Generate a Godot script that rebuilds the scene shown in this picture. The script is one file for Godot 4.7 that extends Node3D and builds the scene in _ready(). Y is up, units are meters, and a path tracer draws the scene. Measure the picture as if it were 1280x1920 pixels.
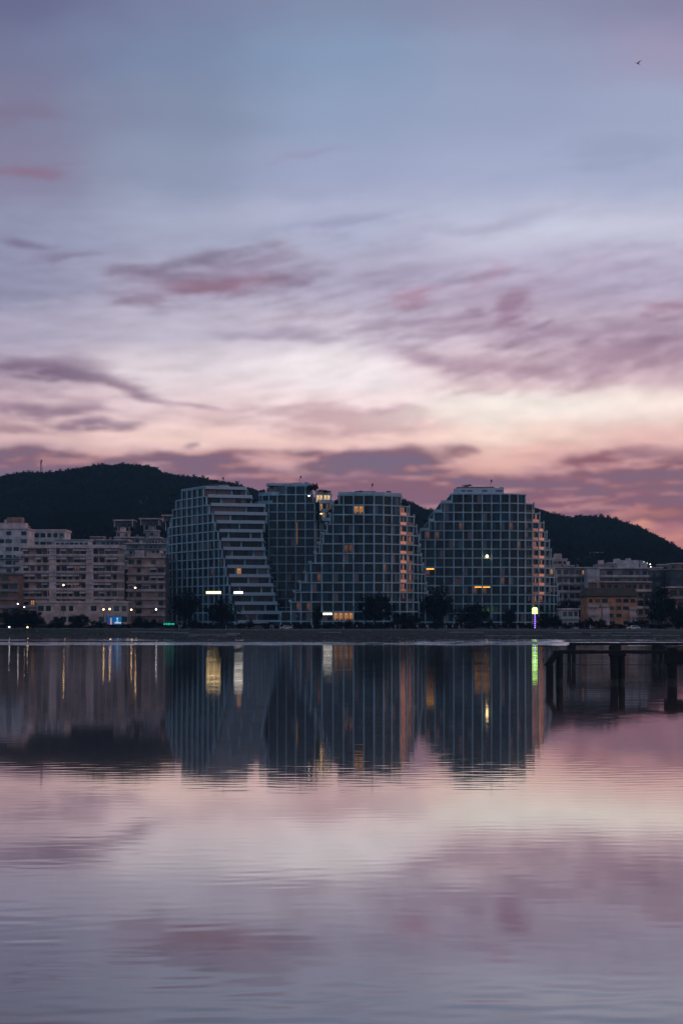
extends Node3D
# A lake at dusk: four stepped apartment towers, older blocks, wooded hills, a ruined pier, calm water under a pink and blue sky.
# Pixel measures of the photograph (1280 x 1920) give directions only; distances come from the water, the bank and storey heights.

const F := 2667.0      # focal length in photograph pixels
const EYE := 8.6       # eye height above the water
const HORIZON := 1147.0

var rng := RandomNumberGenerator.new()
var M := {}
var names := {}
var mesh_cache := {}
var unit_box: ArrayMesh
var crowns := []
var n_patch := FastNoiseLite.new()
var n_fine := FastNoiseLite.new()
var n_warp := FastNoiseLite.new()

# ---------------------------------------------------------------- helpers
func wx(px: float, d: float) -> float: return (px - 640.0) / F * d
func wy(py: float, d: float) -> float: return EYE + (HORIZON - py) / F * d
func px_of(x: float, d: float) -> float: return 640.0 + x / d * F
func py_of(y: float, d: float) -> float: return HORIZON - (y - EYE) / d * F

func numbered(called: String) -> String:
	if not names.has(called):
		names[called] = 0
		return called
	names[called] += 1
	return "%s_%03d" % [called, names[called]]

func tag(o: Node, label: String, category: String, group := "", kind := "") -> void:
	if label: o.set_meta("label", label)
	if category: o.set_meta("category", category)
	if group: o.set_meta("group", group)
	if kind: o.set_meta("kind", kind)

func thing(called: String, label: String, category: String, at := Vector3.ZERO, turn := 0.0, group := "") -> Node3D:
	var o := Node3D.new()
	o.name = numbered(called)
	add_child(o)
	o.position = at
	o.rotation.y = turn
	tag(o, label, category, group)
	return o

func part(called: String, mesh: Mesh, m: Material, parent: Node, xf := Transform3D.IDENTITY) -> MeshInstance3D:
	var o := MeshInstance3D.new()
	o.name = called if parent != self else numbered(called)
	o.mesh = mesh
	o.material_override = m
	o.transform = xf
	parent.add_child(o, true)
	return o

func lin(r: float, g: float, b: float) -> Color:
	return Color(r, g, b).linear_to_srgb()

func noise_tex(freq: float, lo: float, hi: float, sd: int, size := 256, stretch := 1.0) -> NoiseTexture2D:
	var n := FastNoiseLite.new()
	n.seed = sd
	n.frequency = freq
	n.fractal_octaves = 5
	var t := NoiseTexture2D.new()
	t.width = size
	t.height = int(size * stretch)
	t.seamless = true
	t.noise = n
	var g := Gradient.new()
	g.set_color(0, Color(lo, lo, lo))
	g.set_color(1, Color(hi, hi, hi))
	t.color_ramp = g
	return t

func mat(called: String, c: Color, rough := 0.8, tex: Texture2D = null, scale := 0.2) -> StandardMaterial3D:
	var m := StandardMaterial3D.new()
	m.resource_name = called
	m.albedo_color = c
	m.roughness = rough
	if tex:
		m.albedo_texture = tex
		m.uv1_triplanar = true
		m.uv1_world_triplanar = true
		m.uv1_scale = Vector3.ONE * scale
	M[called] = m
	return m

func glow(called: String, c: Color, energy: float) -> StandardMaterial3D:
	var m := StandardMaterial3D.new()
	m.resource_name = called
	m.albedo_color = Color(0.2, 0.2, 0.2)
	m.emission_enabled = true
	m.emission = c
	m.emission_energy_multiplier = energy
	M[called] = m
	return m

# a lit room behind glass: curtains, lamp and furniture as the window shows them
func lit_room(called: String, c: Color, energy: float, sd: int) -> void:
	var r := RandomNumberGenerator.new()
	r.seed = sd
	var im := Image.create(48, 48, false, Image.FORMAT_RGB8)
	im.fill(Color(0.42, 0.42, 0.42))
	for i in 9:
		var x := r.randi_range(0, 44)
		var g := r.randf_range(0.12, 0.8)
		im.fill_rect(Rect2i(x, 0, r.randi_range(2, 7), 48), Color(g, g, g))
	for i in 5:
		var g := r.randf_range(0.04, 0.25)
		im.fill_rect(Rect2i(r.randi_range(0, 40), r.randi_range(26, 40), r.randi_range(5, 16), 22), Color(g, g, g))
	im.fill_rect(Rect2i(r.randi_range(10, 32), r.randi_range(6, 14), 7, 5), Color.WHITE)
	for y in 48:
		for x in 48:
			im.set_pixel(x, y, im.get_pixel(x, y) * c)
	var m := StandardMaterial3D.new()
	m.resource_name = called
	m.albedo_color = Color(0.1, 0.12, 0.14)
	m.roughness = 0.08
	m.emission_enabled = true
	m.emission = Color.BLACK
	m.emission_texture = ImageTexture.create_from_image(im)
	m.emission_energy_multiplier = energy * 1.6
	M[called] = m

# collects quads into one mesh with flat normals
class Build:
	var v := PackedVector3Array()
	var n := PackedVector3Array()
	var c := PackedColorArray()
	var uv := PackedVector2Array()
	var ix := PackedInt32Array()
	var col := Color.WHITE
	var colored := false
	func quad(a: Vector3, b: Vector3, d: Vector3, e: Vector3) -> void:   # a b d e counter-clockwise seen from outside
		var k := v.size()
		var nn := (b - a).cross(e - a).normalized()
		for p in [a, b, d, e]:
			v.append(p); n.append(nn); c.append(col)
		uv.append(Vector2(0, 1)); uv.append(Vector2(1, 1)); uv.append(Vector2(1, 0)); uv.append(Vector2(0, 0))
		for i in [0, 2, 1, 0, 3, 2]: ix.append(k + i)
	func box(x: Transform3D, s: Vector3) -> void:
		var h := s / 2.0
		var p := []
		for i in 8:
			p.append(x * Vector3(h.x if i & 1 else -h.x, h.y if i & 2 else -h.y, h.z if i & 4 else -h.z))
		quad(p[4], p[5], p[7], p[6]); quad(p[1], p[0], p[2], p[3])
		quad(p[5], p[1], p[3], p[7]); quad(p[0], p[4], p[6], p[2])
		quad(p[6], p[7], p[3], p[2]); quad(p[0], p[1], p[5], p[4])
	func at(x: float, y: float, z: float, s: Vector3, turn := 0.0) -> void:
		box(Transform3D(Basis(Vector3.UP, turn), Vector3(x, y, z)), s)
	# box with chamfered vertical and top edges
	func soft_box(o: Vector3, s: Vector3, e: float) -> void:
		box(Transform3D(Basis.IDENTITY, o), Vector3(s.x - 2 * e, s.y, s.z - 2 * e))
		box(Transform3D(Basis.IDENTITY, o), Vector3(s.x, s.y - 2 * e, s.z - 2 * e))
		box(Transform3D(Basis.IDENTITY, o), Vector3(s.x - 2 * e, s.y - 2 * e, s.z))
	# prism over a plan polygon of (x, z) points
	func prism(poly: PackedVector2Array, y0: float, y1: float) -> void:
		var pts := poly
		if Geometry2D.is_polygon_clockwise(pts):
			pts = pts.duplicate(); pts.reverse()
		var tri := Geometry2D.triangulate_polygon(pts)
		var k := v.size()
		for p in pts:
			v.append(Vector3(p.x, y1, p.y)); n.append(Vector3.UP); c.append(col); uv.append(p * 0.1)
		for p in pts:
			v.append(Vector3(p.x, y0, p.y)); n.append(Vector3.DOWN); c.append(col); uv.append(p * 0.1)
		for i in range(0, tri.size(), 3):
			var a := pts[tri[i]]
			var b := pts[tri[i + 1]]
			var d := pts[tri[i + 2]]
			var up := (b.x - a.x) * (d.y - a.y) - (b.y - a.y) * (d.x - a.x) > 0.0   # clockwise seen from above when z runs down the page
			var o := [0, 1, 2] if up else [0, 2, 1]
			for j in o: ix.append(k + tri[i + j])
			for j in [o[0], o[2], o[1]]: ix.append(k + pts.size() + tri[i + j])
		for i in pts.size():
			var a := pts[i]
			var b := pts[(i + 1) % pts.size()]
			quad(Vector3(b.x, y0, b.y), Vector3(a.x, y0, a.y), Vector3(a.x, y1, a.y), Vector3(b.x, y1, b.y))
	func tube(path: Array, radii: Array, seg := 7) -> void:
		var k := v.size()
		for i in path.size():
			var dir: Vector3 = (path[mini(i + 1, path.size() - 1)] - path[maxi(i - 1, 0)]).normalized()
			var side := dir.cross(Vector3.RIGHT if absf(dir.x) < 0.8 else Vector3.UP).normalized()
			var up := side.cross(dir)
			for j in seg:
				var a := TAU * j / seg
				var o: Vector3 = side * cos(a) + up * sin(a)
				v.append(path[i] + o * radii[i]); n.append(o); c.append(col); uv.append(Vector2(float(j) / seg, i))
		for i in path.size() - 1:
			for j in seg:
				var a := k + i * seg + j
				var b := k + i * seg + (j + 1) % seg
				for q in [a, b, b + seg, a, b + seg, a + seg]: ix.append(q)
	func mesh() -> ArrayMesh:
		var arr := []
		arr.resize(Mesh.ARRAY_MAX)
		arr[Mesh.ARRAY_VERTEX] = v
		arr[Mesh.ARRAY_NORMAL] = n
		arr[Mesh.ARRAY_TEX_UV] = uv
		if colored: arr[Mesh.ARRAY_COLOR] = c
		arr[Mesh.ARRAY_INDEX] = ix
		var m := ArrayMesh.new()
		m.add_surface_from_arrays(Mesh.PRIMITIVE_TRIANGLES, arr)
		return m

func box_mesh(x: float, y: float, z: float, s: Vector3) -> ArrayMesh:
	var b := Build.new()
	b.at(x, y, z, s)
	return b.mesh()

func boxed(called: String, m: Material, parent: Node, at: Vector3, s: Vector3, turn := 0.0) -> MeshInstance3D:
	return part(called, unit_box, m, parent, Transform3D(Basis(Vector3.UP, turn).scaled_local(s), at))

# ---------------------------------------------------------------- sky
var sky_rows := [0, 100, 200, 320, 420, 520, 620, 700, 760, 820, 862, 900, 950, 1000, 1060, 1147]
var sky_grid := [
	[[106, 110, 144], [122, 130, 163], [131, 143, 173], [138, 143, 173], [136, 136, 166]],
	[[119, 123, 155], [124, 138, 170], [136, 156, 187], [148, 158, 188], [158, 153, 183]],
	[[128, 127, 155], [132, 144, 172], [146, 162, 192], [154, 164, 195], [160, 170, 199]],
	[[136, 132, 160], [144, 154, 181], [160, 169, 200], [168, 176, 206], [166, 174, 203]],
	[[146, 148, 176], [166, 171, 196], [177, 180, 206], [191, 193, 216], [196, 196, 217]],
	[[150, 150, 178], [170, 166, 190], [178, 172, 196], [190, 180, 204], [186, 177, 202]],
	[[176, 168, 191], [194, 186, 204], [208, 197, 212], [208, 188, 204], [194, 172, 190]],
	[[190, 171, 187], [228, 215, 222], [248, 235, 239], [233, 208, 214], [212, 182, 192]],
	[[208, 180, 189], [241, 216, 219], [250, 226, 227], [255, 243, 236], [255, 235, 226]],
	[[220, 184, 185], [251, 215, 207], [248, 208, 201], [255, 224, 211], [237, 191, 185]],
	[[154, 124, 142], [211, 170, 173], [211, 168, 171], [233, 183, 177], [211, 160, 161]],
	[[118, 97, 121], [130, 104, 127], [150, 116, 135], [190, 143, 149], [165, 118, 129]],
	[[124, 100, 124], [130, 102, 125], [142, 108, 128], [140, 102, 122], [136, 94, 113]],
	[[136, 106, 126], [140, 106, 126], [150, 110, 128], [158, 110, 124], [196, 130, 130]],
	[[146, 110, 126], [148, 110, 126], [156, 112, 128], [164, 114, 124], [190, 126, 126]],
	[[146, 110, 126], [148, 110, 126], [156, 112, 128], [164, 114, 124], [180, 122, 124]],
]
# clouds: centre x, y, half width, half height, slope in degrees, colour, cover
var sky_clouds := [
	[410, 522, 205, 48, -3, 146, 128, 152, 0.62], [345, 490, 120, 17, -7, 118, 104, 130, 0.62], [420, 538, 125, 17, -6, 146, 108, 128, 0.75],
	[290, 566, 70, 10, -10, 132, 110, 134, 0.5], [545, 520, 60, 13, 4, 130, 112, 136, 0.5], [330, 520, 140, 9, 2, 124, 108, 132, 0.35],
	[55, 458, 46, 13, 4, 112, 98, 128, 0.6], [112, 476, 66, 9, -7, 122, 106, 134, 0.55], [20, 545, 90, 30, 0, 142, 142, 170, 0.5],
	[40, 205, 120, 28, -6, 126, 102, 130, 0.3], [34, 323, 80, 13, 2, 146, 100, 124, 0.5], [110, 312, 60, 6, -4, 128, 108, 136, 0.4],
	[580, 290, 60, 8, -16, 152, 144, 176, 0.45], [640, 420, 130, 15, -10, 150, 150, 180, 0.5], [420, 455, 170, 12, -8, 160, 162, 188, 0.4],
	[880, 430, 180, 16, -9, 160, 158, 184, 0.35], [1160, 285, 130, 30, -4, 146, 158, 188, 0.5], [960, 330, 80, 20, 0, 158, 168, 198, 0.3],
	[720, 520, 170, 20, -7, 160, 148, 174, 0.5], [980, 560, 320, 42, -5, 160, 142, 168, 0.45], [850, 610, 250, 32, 4, 160, 138, 162, 0.6],
	[1100, 620, 260, 26, -4, 158, 134, 158, 0.6], [1150, 672, 260, 36, -6, 156, 126, 148, 0.75], [920, 690, 220, 20, 6, 178, 146, 164, 0.6],
	[780, 660, 120, 18, 14, 170, 144, 166, 0.6], [1000, 725, 200, 13, -2, 206, 172, 180, 0.5], [500, 625, 110, 16, 2, 166, 150, 174, 0.55],
	[560, 640, 90, 10, 6, 160, 142, 166, 0.4], [790, 551, 56, 16, -8, 168, 120, 142, 0.62], [903, 522, 34, 22, -30, 170, 128, 152, 0.45],
	[955, 578, 36, 24, -38, 148, 112, 138, 0.65], [1000, 612, 32, 8, -35, 132, 110, 136, 0.55], [890, 588, 20, 16, -20, 144, 122, 148, 0.5],
	[1262, 582, 56, 11, -4, 148, 106, 128, 0.55], [1230, 640, 110, 14, -3, 148, 120, 144, 0.5], [1200, 470, 180, 12, -4, 170, 160, 186, 0.4],
	[70, 688, 170, 24, 6, 112, 90, 116, 0.8], [170, 712, 100, 14, 9, 120, 98, 122, 0.6], [270, 742, 90, 10, 16, 150, 122, 142, 0.65], [390, 770, 70, 7, 5, 160, 132, 150, 0.6],
	[60, 726, 150, 12, 3, 160, 134, 152, 0.4], [70, 768, 150, 17, 2, 134, 106, 128, 0.75], [172, 799, 72, 13, -2, 120, 96, 122, 0.8], [15, 806, 60, 10, 0, 150, 118, 134, 0.6],
	[330, 690, 70, 6, -5, 200, 178, 190, 0.5], [645, 790, 150, 34, 2, 190, 152, 162, 0.65], [740, 775, 60, 22, 10, 176, 140, 156, 0.5], [420, 785, 200, 16, 3, 212, 180, 184, 0.6], [560, 765, 110, 8, -2, 212, 182, 188, 0.5],
	[700, 866, 150, 25, 4, 90, 62, 84, 0.95], [640, 850, 60, 10, 2, 98, 67, 87, 0.7], [850, 848, 40, 9, -4, 100, 67, 87, 0.85], [820, 884, 190, 22, 8, 94, 64, 86, 0.9], [960, 902, 170, 16, 5, 108, 71, 91, 0.8],
	[130, 858, 240, 15, 1, 102, 71, 91, 0.9], [60, 880, 240, 24, 0, 112, 77, 97, 0.8], [355, 832, 26, 7, -10, 132, 106, 126, 0.8], [340, 868, 130, 15, 3, 100, 69, 89, 0.9], [450, 852, 70, 8, -3, 126, 84, 101, 0.75],
	[440, 888, 120, 22, 4, 114, 77, 97, 0.9], [580, 905, 140, 20, 0, 124, 82, 99, 0.8], [750, 920, 300, 22, 2, 129, 83, 101, 0.8],
	[1110, 866, 90, 13, -6, 129, 81, 97, 0.85], [1230, 852, 70, 12, -3, 150, 112, 126, 0.7], [1180, 884, 130, 18, -5, 108, 67, 86, 0.9], [1090, 914, 140, 10, 3, 114, 72, 89, 0.8], [1250, 908, 90, 24, 0, 102, 64, 82, 0.85],
	[1060, 945, 260, 22, 2, 129, 79, 96, 0.8], [1240, 960, 120, 16, -4, 110, 67, 84, 0.75],
	[520, 853, 46, 9, 4, 224, 176, 172, 0.7], [625, 905, 46, 5, -3, 172, 132, 142, 0.6], [930, 866, 70, 12, -6, 240, 190, 176, 0.8], [960, 846, 160, 9, -3, 244, 198, 184, 0.6], [1180, 987, 60, 9, -8, 244, 168, 136, 0.85],
	[1110, 934, 60, 5, -6, 200, 140, 140, 0.6], [1150, 968, 170, 9, -4, 232, 162, 146, 0.65], [1040, 940, 90, 5, -3, 205, 150, 150, 0.5], [1260, 1006, 60, 8, -6, 222, 150, 136, 0.6], [700, 905, 50, 5, 2, 160, 124, 138, 0.5],
	[640, 690, 140, 34, 4, 250, 240, 242, 0.75], [330, 670, 190, 26, -2, 226, 214, 222, 0.5], [420, 715, 200, 22, 4, 240, 222, 226, 0.55], [860, 775, 170, 20, -4, 254, 238, 228, 0.7], [1010, 445, 200, 26, -9, 210, 212, 230, 0.6], [1180, 420, 160, 18, -7, 206, 206, 226, 0.5], [560, 395, 240, 24, -5, 184, 187, 212, 0.4], [1080, 500, 180, 10, -9, 196, 186, 208, 0.4], [900, 520, 200, 8, -9, 150, 140, 168, 0.3],
]
func s2l(v: float) -> float:
	v /= 255.0
	return v / 12.92 if v <= 0.04045 else pow((v + 0.055) / 1.055, 2.4)

func grid_color(px: float, py: float) -> Vector3:
	var r := 0
	while r < sky_rows.size() - 2 and py > sky_rows[r + 1]: r += 1
	var t := clampf((py - sky_rows[r]) / float(sky_rows[r + 1] - sky_rows[r]), 0.0, 1.0)
	t = t * t * (3 - 2 * t)
	var u := clampf(px / 320.0, 0.0, 3.9999)
	var k := int(u)
	var f := u - k
	f = f * f * (3 - 2 * f)
	var out := Vector3.ZERO
	for j in 3:
		var a: float = lerpf(sky_grid[r][k][j], sky_grid[r][k + 1][j], f)
		var b: float = lerpf(sky_grid[r + 1][k][j], sky_grid[r + 1][k + 1][j], f)
		out[j] = lerpf(a, b, t)
	return out

func front_color(az: float, el: float) -> Vector3:
	var a := clampf(az, -60.0, 60.0)
	var px := 640.0 + F * tan(deg_to_rad(a))
	var py := HORIZON - F * tan(deg_to_rad(minf(el, 60.0))) / cos(deg_to_rad(a))
	# wisps: stretched noise bends the outlines of the clouds
	var n1 := n_warp.get_noise_2d(px * 0.30, py * 0.65)
	var n2 := n_warp.get_noise_2d(px * 0.35 + 900.0, py * 0.8 + 300.0)
	var sy := py + 0.16 * maxf(px - 420.0, 0.0) * smoothstep(900.0, 600.0, py)      # streaks climb towards the afterglow
	var n3 := n_fine.get_noise_2d(px * 0.22, sy * 1.25)
	var n4 := n_fine.get_noise_2d(px * 0.5 + 700.0, sy * 2.6)
	var c := grid_color(px + n1 * 60.0, py + n2 * 16.0)
	var wpx := px + n1 * 38.0
	var wpy := py + n2 * 18.0 + n3 * 5.0 + n4 * 3.0
	for b in sky_clouds:
		var dx: float = wpx - b[0]
		if absf(dx) > b[2] * 1.7: continue
		var dy: float = wpy - b[1] - dx * tan(deg_to_rad(b[4]))
		if absf(dy) > b[3] * 1.9: continue
		var d := sqrt(dx * dx / (b[2] * b[2]) + dy * dy / (b[3] * b[3])) + n3 * 0.48 + n4 * 0.2 - n2 * 0.2
		if d > 1.45: continue
		var t := clampf((1.45 - d) / 1.3, 0.0, 1.0)
		t = t * t * (3 - 2 * t) * b[8] * 0.9
		c = c.lerp(Vector3(b[5], b[6], b[7]), t)
	# thin gaps in the low bank let the glow through
	var gap := n_fine.get_noise_2d(px * 0.11 + 40.0, py * 1.3 + 0.04 * px)
	c = c.lerp(Vector3(228, 172, 166), 0.5 * smoothstep(0.05, 0.45, gap + 0.25 * n4) * smoothstep(832.0, 858.0, py) * (1.0 - smoothstep(960.0, 1040.0, py)))
	c *= 1.0 + (0.06 * n3 + 0.025 * n4) * smoothstep(250.0, 560.0, py)
	return Vector3(s2l(c.x), s2l(c.y), s2l(c.z))

func sky_color(az: float, el: float) -> Color:      # degrees; az 0 straight ahead, + to the right
	# the rest of the dome: the same sky going on, dimmer and bluer away from the afterglow, which lies out to the right
	var off := absf(fposmod(az - 75.0 + 180.0, 360.0) - 180.0) / 180.0
	var toward := pow(1.0 - off, 2.0)
	var low := exp(-maxf(el, 0.0) / 15.0)
	var cl := n_warp.get_noise_2d(az * 9.0, el * 60.0) * 0.5 + n_fine.get_noise_2d(az * 16.0, el * 90.0) * 0.3
	var dusk := Vector3(0.205, 0.265, 0.385).lerp(Vector3(0.15, 0.20, 0.31), clampf(el / 60.0, 0.0, 1.0))
	var warm := Vector3(0.80, 0.50, 0.40).lerp(Vector3(0.36, 0.38, 0.52), clampf(el / 24.0, 0.0, 1.0)).lerp(dusk, clampf((el - 24.0) / 40.0, 0.0, 1.0))
	var rose := Vector3(0.245, 0.25, 0.345)      # the rosy belt opposite the sunset
	var g := dusk.lerp(rose, low * 0.6).lerp(warm, toward)
	g *= 1.0 + 0.5 * cl
	var k := smoothstep(14.5, 34.0, absf(az))
	k = maxf(k, smoothstep(23.0, 40.0, el))
	var w := g
	if k < 1.0: w = front_color(az, el).lerp(g, k)
	return Color(w.x, w.y, w.z)

func make_sky() -> Texture2D:
	var w := 4096
	var h := 2048
	var small := Image.create(1024, 512, false, Image.FORMAT_RGBF)
	small.fill(Color(0.12, 0.12, 0.16))
	for y in 258:
		var el := 90.0 - (y + 0.5) / 512.0 * 180.0
		for x in 1024:
			small.set_pixel(x, y, sky_color(wrapf((x + 0.5) / 1024.0 * 360.0, -180.0, 180.0), maxf(el, 0.0)))
	small.resize(w, h, Image.INTERPOLATE_CUBIC)
	for y in range(1024 - 420, 1025):      # finer where clouds are seen in detail
		var el := 90.0 - (y + 0.5) / 2048.0 * 180.0
		for x in range(-420, 420):
			small.set_pixel(posmod(x, w), y, sky_color((x + 0.5) / 4096.0 * 360.0, maxf(el, 0.0)))
	return ImageTexture.create_from_image(small)

# ---------------------------------------------------------------- materials
func make_materials() -> void:
	var grain := noise_tex(0.02, 0.82, 1.0, 3)
	var blot := noise_tex(0.008, 0.70, 1.0, 9)
	var earth := noise_tex(0.012, 0.45, 1.0, 21, 512)
	mat("tower_white", lin(0.40, 0.63, 0.75), 0.7, blot, 0.12)
	mat("parapet_grey", lin(0.52, 0.62, 0.70), 0.75, grain, 0.2)
	mat("tower_wall", lin(0.03, 0.05, 0.06), 0.8, grain, 0.2)
	mat("roof_grey", lin(0.22, 0.22, 0.24), 0.9, blot, 0.1)
	mat("frame_dark", lin(0.03, 0.045, 0.055), 0.5)
	for i in 6:
		var k: float = [0.5, 0.9, 1.3, 0.7, 1.9, 0.35][i]
		var g := mat("glass_%d" % i, lin(0.001 * k, 0.032 * k, 0.050 * k), 0.05)
		g.metallic_specular = 0.33
	mat("blind_pale", lin(0.09, 0.13, 0.17), 0.35, grain, 0.6)
	mat("blind_mauve", lin(0.22, 0.16, 0.16), 0.35, grain, 0.6)
	var bg := mat("balustrade_glass", lin(0.006, 0.022, 0.03), 0.12)
	bg.metallic_specular = 0.5
	mat("pane_grey", lin(0.03, 0.05, 0.06), 0.08)
	mat("pane_teal", lin(0.01, 0.09, 0.10), 0.08)
	lit_room("lit_warm", lin(1.0, 0.42, 0.13), 0.8, 1)
	lit_room("lit_dim", lin(1.0, 0.34, 0.16), 0.13, 2)
	lit_room("lit_pale", lin(1.0, 0.66, 0.34), 1.6, 3)
	glow("led_warm", lin(1.0, 0.68, 0.30), 4.0)
	glow("led_white", lin(1.0, 0.90, 0.78), 4.5)
	glow("led_faint", lin(1.0, 0.42, 0.14), 0.22)
	glow("led_orange", lin(1.0, 0.42, 0.06), 2.2)
	glow("lamp_bulb_warm", lin(1.0, 0.62, 0.28), 9.0)
	glow("lamp_bulb_white", lin(0.95, 0.95, 1.0), 7.0)
	glow("sign_green", lin(0.50, 1.0, 0.16), 4.0)
	glow("sign_violet", lin(0.35, 0.16, 1.0), 2.2)
	glow("sign_teal", lin(0.02, 0.85, 0.55), 0.7)
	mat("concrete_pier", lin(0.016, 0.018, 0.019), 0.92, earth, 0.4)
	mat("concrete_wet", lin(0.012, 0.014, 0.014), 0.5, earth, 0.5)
	mat("steel_dark", lin(0.03, 0.03, 0.032), 0.6)
	mat("kerb_pale", lin(0.30, 0.30, 0.30), 0.85, blot, 0.3)
	mat("stone", lin(0.10, 0.10, 0.10), 0.95, blot, 0.5)
	mat("paving", lin(0.10, 0.10, 0.10), 0.9, earth, 0.08)
	mat("bark", lin(0.04, 0.03, 0.024), 0.95, earth, 0.5)
	var gm := mat("bank_soil", lin(0.050, 0.046, 0.040), 0.95, earth, 0.06)
	gm.vertex_color_use_as_albedo = true
	for k in [["leaf_dark", 0.030, 0.048, 0.026], ["leaf_mid", 0.045, 0.062, 0.030], ["leaf_rust", 0.100, 0.058, 0.028], ["leaf_gold", 0.100, 0.082, 0.025], ["leaf_blue", 0.030, 0.055, 0.040], ["forest", 0.040, 0.120, 0.085]]:
		var m := mat(k[0], lin(k[1], k[2], k[3]), 0.8)
		m.vertex_color_use_as_albedo = true
		m.backlight_enabled = true
		m.backlight = Color(0.06, 0.10, 0.05)
	mat("hill_ground", lin(0.04, 0.07, 0.05), 0.95, earth, 0.01)
	# plaster of the older blocks
	mat("plaster_beige", lin(0.80, 0.56, 0.50), 0.9, blot, 0.12)
	mat("plaster_mauve", lin(0.80, 0.62, 0.62), 0.9, blot, 0.12)
	mat("plaster_white", lin(0.72, 0.68, 0.70), 0.9, blot, 0.12)
	mat("plaster_blue", lin(0.30, 0.34, 0.40), 0.9, blot, 0.12)
	mat("plaster_brown", lin(0.42, 0.25, 0.18), 0.9, blot, 0.12)
	mat("plaster_orange", lin(0.75, 0.33, 0.18), 0.9, blot, 0.12)
	mat("plaster_grey", lin(0.32, 0.30, 0.31), 0.9, blot, 0.12)
	mat("plaster_dark", lin(0.08, 0.09, 0.11), 0.9, blot, 0.12)
	mat("roof_brown", lin(0.085, 0.055, 0.040), 0.9, blot, 0.2)
	mat("awning_cream", lin(0.60, 0.50, 0.48), 0.9, grain, 0.4)
	mat("awning_grey", lin(0.38, 0.34, 0.35), 0.9, grain, 0.4)
	var pm := mat("person_clothes", Color.WHITE, 0.9)
	pm.vertex_color_use_as_albedo = true
	mat("car_white", lin(0.60, 0.60, 0.62), 0.3)
	mat("car_dark", lin(0.05, 0.055, 0.07), 0.3)
	mat("car_glass", lin(0.01, 0.012, 0.015), 0.08)
	mat("tyre", lin(0.02, 0.02, 0.02), 0.9)
	var water := mat("lake_water", lin(0.080, 0.045, 0.040), 0.043)      # silty brown
	water.metallic_specular = 0.707
	water.clearcoat_enabled = true
	water.clearcoat = 0.75
	water.clearcoat_roughness = 0.04

# ---------------------------------------------------------------- lake and ground
func shore(x: float) -> float:      # distance of the far water's edge
	var px := 640.0 + x / 445.0 * F
	var d := lerpf(463.0, 441.0, smoothstep(230.0, 380.0, px))
	d = lerpf(d, 438.0, smoothstep(600.0, 720.0, px))
	return d + 1.3 * n_patch.get_noise_2d(x * 4.0, 7.0)

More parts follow.
